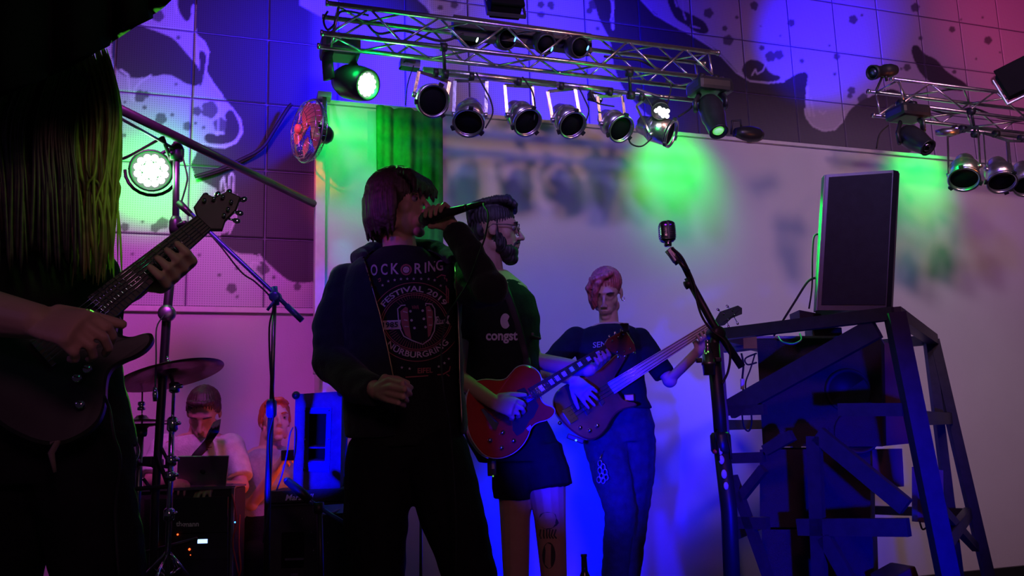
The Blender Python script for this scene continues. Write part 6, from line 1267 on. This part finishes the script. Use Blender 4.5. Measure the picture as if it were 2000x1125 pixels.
# ================================================================ the man with the laptop
lm = thing('person', 'person in white shirt with black strap bent over the laptop', 'person', V((P(385, 900, 4.25).x, 4.25, 0)))
H = Head((398, 806, 4.2), (.12, -.80, -.62), (.12, -.5, 1), .97)
w1 = P(345, 938, 4.05); w2 = P(425, 950, 4.05)
zz = lambda x, Y, z: (x, leg_px(x, Y, z), Y)
body = H.prims()+[chain([(396, 818, 4.25, .055), (392, 855, 4.27, .06)]), loft([(392, 845, 4.27, .08, .07), (388, 862, 4.27, .16, .10), (386, 900, 4.27, .17, .11), (386, 1000, 4.27, .16, .11), (386, 1080, 4.27, .17, .12)], (1, 0, 0)),
    chain([(322, 872, 4.27, .05), (296, 942, 4.2, .04), (345, 938, 4.05, .027)]), chain([(450, 872, 4.27, .05), (470, 950, 4.2, .04), (425, 950, 4.05, .027)]),
    hand(w1, (.5, -.75, -.1), (0, -.1, -1), 1, (20, 30, 25), 5, .95), hand(w2, (-.3, -.8, -.1), (0, -.1, -1), -1, (20, 30, 25), 5, .95)]
organic('body', body, 'skin', lm, .006, 2, H.sculpt()); H.eyes(lm, True)
organic('hair', [H.e((0, -.020, .050), (.080, .098, .080)), H.e((0, -.07, -.01), (.064, .034, .05)), H.t([(-.05, .05, .10), (-.02, .075, .105), (.03, .075, .105), (.055, .05, .095)], [.014, .016, .016, .013]), H.e((.071, -.006, .03), (.012, .03, .03)), H.e((-.071, -.006, .03), (.012, .03, .03))], 'hair_dark', lm, .005, 1, hair=(H.o, .0014, 44))
wt = organic('shirt', [loft([(392, 848, 4.27, .085, .075), (391, 855, 4.27, .13, .095), (388, 870, 4.27, .185, .115), (386, 905, 4.27, .20, .13), (386, 1000, 4.27, .185, .13), (386, 1060, 4.27, .185, .135)], (1, 0, 0)), chain([(320, 872, 4.27, .068), (305, 910, 4.24, .066), (298, 930, 4.21, .064)], False), chain([(452, 872, 4.27, .068), (464, 915, 4.24, .066), (468, 935, 4.21, .064)], False), lambda mb: mb.ball(P(322, 874, 4.27), .07), lambda mb: mb.ball(P(450, 874, 4.27), .07)], 'tee_white', lm, .008, 3, wrinkle=.005, wf=20)
tw = bvh(wt)
MB().tube([P(424, 822, 4.12)]+[onto(tw, x, y, .006) for x, y in ((418, 842), (408, 860), (396, 876), (385, 888), (376, 900))], .019, 8, True, ((1, 0, .4), .15)).build('strap', 'rubber', lm)
for k, (x, y, l_) in enumerate(((392, 882, 14), (398, 877, 16))): print_line(tw, [(x, y), (x+l_, y-4)], 2.4 if k == 0 else 1.2, 'shirt_print', 'pd', wt, .004)
tr = [zz(350, 4.2, .50)+(.09,), zz(345, 3.98-.0, .0+.48)+(.08,), zz(345, 4.0, .09)+(.06,)]
organic('trousers', [loft([zz(386, 4.27, .62)+(.18, .13), zz(386, 4.27, .46)+(.18, .14)], (1, 0, 0)), chain([zz(350, 4.25, .50)+(.085,), zz(345, 4.45, .48)+(.075,), zz(345, 4.45, .06)+(.055,)]), chain([zz(425, 4.25, .50)+(.085,), zz(430, 4.45, .48)+(.075,), zz(430, 4.45, .06)+(.055,)])], 'denim_black', lm, .01, 3)
# ================================================================ the ginger man
gm = thing('person', 'ginger-haired person in light grey shirt raising a black camera', 'person', V((P(520, 900, 4.50).x, 4.50, 0)))
H = Head((538, 823, 4.45), (.42, -.86, .10), (-.02, 0, 1), .93); H.brow = 'hair_ginger'
w1 = P(540, 915, 4.26)
body = H.prims()+[chain([(530, 845, 4.47, .052), (526, 885, 4.48, .056)]), loft([(526, 872, 4.48, .075, .065), (524, 890, 4.48, .15, .095), (522, 930, 4.48, .16, .105), (520, 1000, 4.48, .15, .105), (515, 1060, 4.48, .16, .11)], (1, .1, 0)),
    chain([(482, 908, 4.48, .046), (494, 985, 4.38, .038), (540, 915, 4.26, .025)]), chain([(585, 905, 4.50, .046), (612, 960, 4.40, .038), (590, 900, 4.30, .025)]), hand(w1, P(556, 890, 4.22)-w1, (.5, .1, -.1), 1, (45, 50, 30), 3, .95, (.5, .3, .6), 20)]
organic('body', body, 'skin_pale', gm, .006, 2, H.sculpt()); H.eyes(gm)
organic('hair', [H.e((0, -.020, .052), (.081, .099, .080)), H.e((0, -.066, -.015), (.066, .036, .06)), H.t([(-.055, .045, .09), (-.02, .074, .108), (.03, .074, .108), (.056, .045, .09)], [.013, .015, .015, .013]), H.e((.073, -.02, .015), (.013, .035, .045)), H.e((-.073, -.02, .015), (.013, .035, .045))], 'hair_ginger', gm, .005, 1, hair=(H.o, .0016, 44))
organic('shirt', [loft([(526, 875, 4.48, .08, .07), (525, 883, 4.48, .12, .09), (524, 898, 4.48, .17, .11), (522, 935, 4.48, .18, .12), (520, 1000, 4.48, .165, .12), (516, 1040, 4.48, .165, .12)], (1, .1, 0)), chain([(482, 910, 4.48, .062), (488, 955, 4.43, .060)], False), chain([(585, 908, 4.50, .062), (600, 945, 4.43, .060)], False), lambda mb: mb.ball(P(483, 912, 4.48), .064)], 'tee_grey', gm, .008, 3, wrinkle=.005, wf=20)
organic('trousers', [loft([zz(516, 4.48, .66)+(.165, .125), zz(516, 4.48, .48)+(.17, .13)], (1, 0, 0)), chain([zz(500, 4.46, .50)+(.08,), zz(495, 4.30, .48)+(.072,), zz(495, 4.35, .06)+(.055,)]), chain([zz(545, 4.46, .50)+(.08,), zz(550, 4.40, .48)+(.072,), zz(550, 4.40, .06)+(.055,)])], 'denim_black', gm, .01, 3)
c = P(568, 889, 4.20); t = thing('camera', 'black camera held up beside the blue-lit cabinet', 'camera', c)
MB().box(c, (.085, .04, .05), rotm('Z', -12), .006).build('camera_body', 'blackplastic', t); MB().lathe([(.022, 0), (.022, .05), (.018, .055)], c+V((.02, 0, 0)), (.6, .6, .1), 16).build('camera_lens', 'blackplastic', t)
# ================================================================ the foreground guitarist with long hair
fg = thing('person', 'person in black with long hanging blond hair playing the dark guitar', 'person', V((P(80, 900, 1.75).x, 1.75, 0)))
w1 = P(72, 628, 1.42); w2 = P(300, 512, 1.78)
HH = Head((105, 300, 1.66), (.75, -.2, -.6), (.5, 0, .8), 1.0)
legF = [(140, 900, 1.75, .085), (175, 1010, 1.75, .08), (195, 1130, 1.75, .072)]; legF = legs(legF, 1.75); legG = legs([(20, 900, 1.75, .09), (0, 1010, 1.75, .085), (-10, 1130, 1.75, .07)], 1.75)
body = HH.prims()+[chain([(60, 380, 1.72, .06), (50, 470, 1.76, .065)]), loft([(50, 450, 1.78, .08, .07), (45, 490, 1.78, .15, .10), (45, 560, 1.78, .17, .11), (60, 700, 1.78, .15, .10), (80, 860, 1.76, .16, .11)], (1, .5, 0)),
    chain([(-90, 520, 1.66, .05), (-110, 600, 1.55, .045), (-30, 610, 1.46, .042), (72, 628, 1.42, .030)]), chain([(150, 520, 1.84, .045), (196, 600, 1.84, .040), (255, 560, 1.90, .034), (292, 535, 1.84, .027)]), chain(legF), chain(legG),
    hand(w1, P(150, 640, 1.40)-w1, (.15, .6, -.6), 1, (38, 50, 35), 4, 1.02, (.7, .45, .4), 15)]
# fretting hand: palm behind the neck, fingers coming up round its front
k0 = P(345, 560, 1.80)
def frethand(mb):
    pc = P(322, 500, 1.83); mb.tube([P(296, 515, 1.80), P(318, 515, 1.83), P(345, 535, 1.82)], [.026, .034, .03], 14)
    wchain([P(300, 490, 1.82), P(312, 468, 1.82), P(333, 462, 1.80)], [.016, .013, .010])(mb)
    for i, (a_, b_, c_, d_) in enumerate((((352, 500), (364, 496), (358, 486), (345, 488)), ((350, 512), (370, 510), (362, 496), (340, 496)), ((345, 528), (360, 532), (350, 512), (326, 503)), ((338, 545), (348, 552), (338, 536), (322, 528)))):
        wchain([P(*a_, 1.80), P(*b_, 1.755), P(*c_, 1.70), P(*d_, 1.685)], [.0125, .0122, .0112, .0095])(mb)
gq = lambda x, y, h=0: PLN(x, y, gp, gn)-gn.normalized()*h*-1*(1 if gn.dot(EYE-gp) > 0 else -1)
w2 = gq(292, 535, -.05)
body.append(grip(w2, gq(325, 510), gq(384, 440)-gq(250, 560), (.55, .35, -.75), (gn if gn.dot(EYE-gp) > 0 else -gn), .031, .0225, 120, .0088, -120))
for lg in (legF, legG): fp = P(lg[-1][0], lg[-1][1], lg[-1][2]); body.append(lambda mb, fp=fp: mb.ball(fp+V((0, -.06, -.045)), (.045, .12, .04)))
organic('body', body, 'skin', fg, .0038, 2)
organic('shirt', [loft([(50, 452, 1.78, .10, .09), (48, 475, 1.78, .15, .11), (45, 510, 1.78, .185, .125), (48, 580, 1.78, .19, .13), (60, 700, 1.78, .17, .12), (80, 880, 1.76, .18, .125)], (1, .5, 0)), chain([(-90, 515, 1.67, .068), (-105, 560, 1.6, .066)], False), chain([(140, 500, 1.84, .064), (172, 556, 1.84, .060), (188, 590, 1.84, .056)], False), lambda mb: mb.ball(P(130, 500, 1.84), .066)], 'tee_black', fg, .007, 3, wrinkle=.004, wf=24)
organic('jeans', [loft([(80, 845, 1.76, .168, .12), (82, 900, 1.76, .175, .125), (82, 940, 1.76, .17, .125)], (1, .3, 0)), chain([(a, b_, c, r+.014) for a, b_, c, r in legF]), chain([(a, b_, c, r+.014) for a, b_, c, r in legG])], 'denim_black', fg, .008, 3, wrinkle=.0045, wf=26)
organic('hair', [HH.e((0, -.015, .045), (.088, .106, .095)), loft([(95, 120, 1.66, .07, .07), (100, 180, 1.66, .108, .10), (80, 300, 1.66, .095, .09), (65, 420, 1.68, .09, .08), (50, 500, 1.70, .07, .06)], (1, .2, 0))], 'hair_dark', fg, .007, 2, hair=(P(90, 300, 1.66), .003, 50))  # dark colour stands for the shaded bulk of the blond hair
rs = random.Random(3)
st = MB()
for k in range(260):
    f = rs.random(); x0 = 120+f*98+rs.uniform(-8, 8); Y0 = 1.64+rs.uniform(-.09, .10); x1 = 148+f*72+rs.uniform(-18, 14); ye = 450+rs.uniform(-110, 110)
    w_ = rs.uniform(-8, 8); rr = rs.uniform(.0016, .0040)
    st.tube(smooth_path([P(x0-10, 90+rs.uniform(0, 50)+(1-f)*10, Y0+.02), P(x0+10*f+6, 210, Y0), P((x0+x1)/2+w_+6*f, 330, Y0), P(x1-w_*.5, (330+ye)/2, Y0), P(x1+rs.uniform(-10, 10), ye, Y0+.01)], 4), [.0008]+[rr]*14+[rr*.6, .0006], 5)
o = st.build('hair_strands', 'hair_blond', fg); o['kind'] = 'stuff'  # pale strands form the lit part of the hair
st = MB()
for k in range(60):
    x0 = rs.uniform(-20, 150); x1 = x0+rs.uniform(-15, 25); ye = rs.uniform(420, 540)
    st.tube(smooth_path([P(x0+30, 130+abs(x0-100)*.3, 1.56), P(x0, 240, 1.535), P((x0+x1)/2, 360, 1.54), P(x1, ye, 1.57)], 4), [.001]+[rs.uniform(.002, .004)]*11+[.0008], 5)
o = st.build('hair_strands', 'hair_dark', fg); o['kind'] = 'stuff'  # shade put into the colour of these front strands
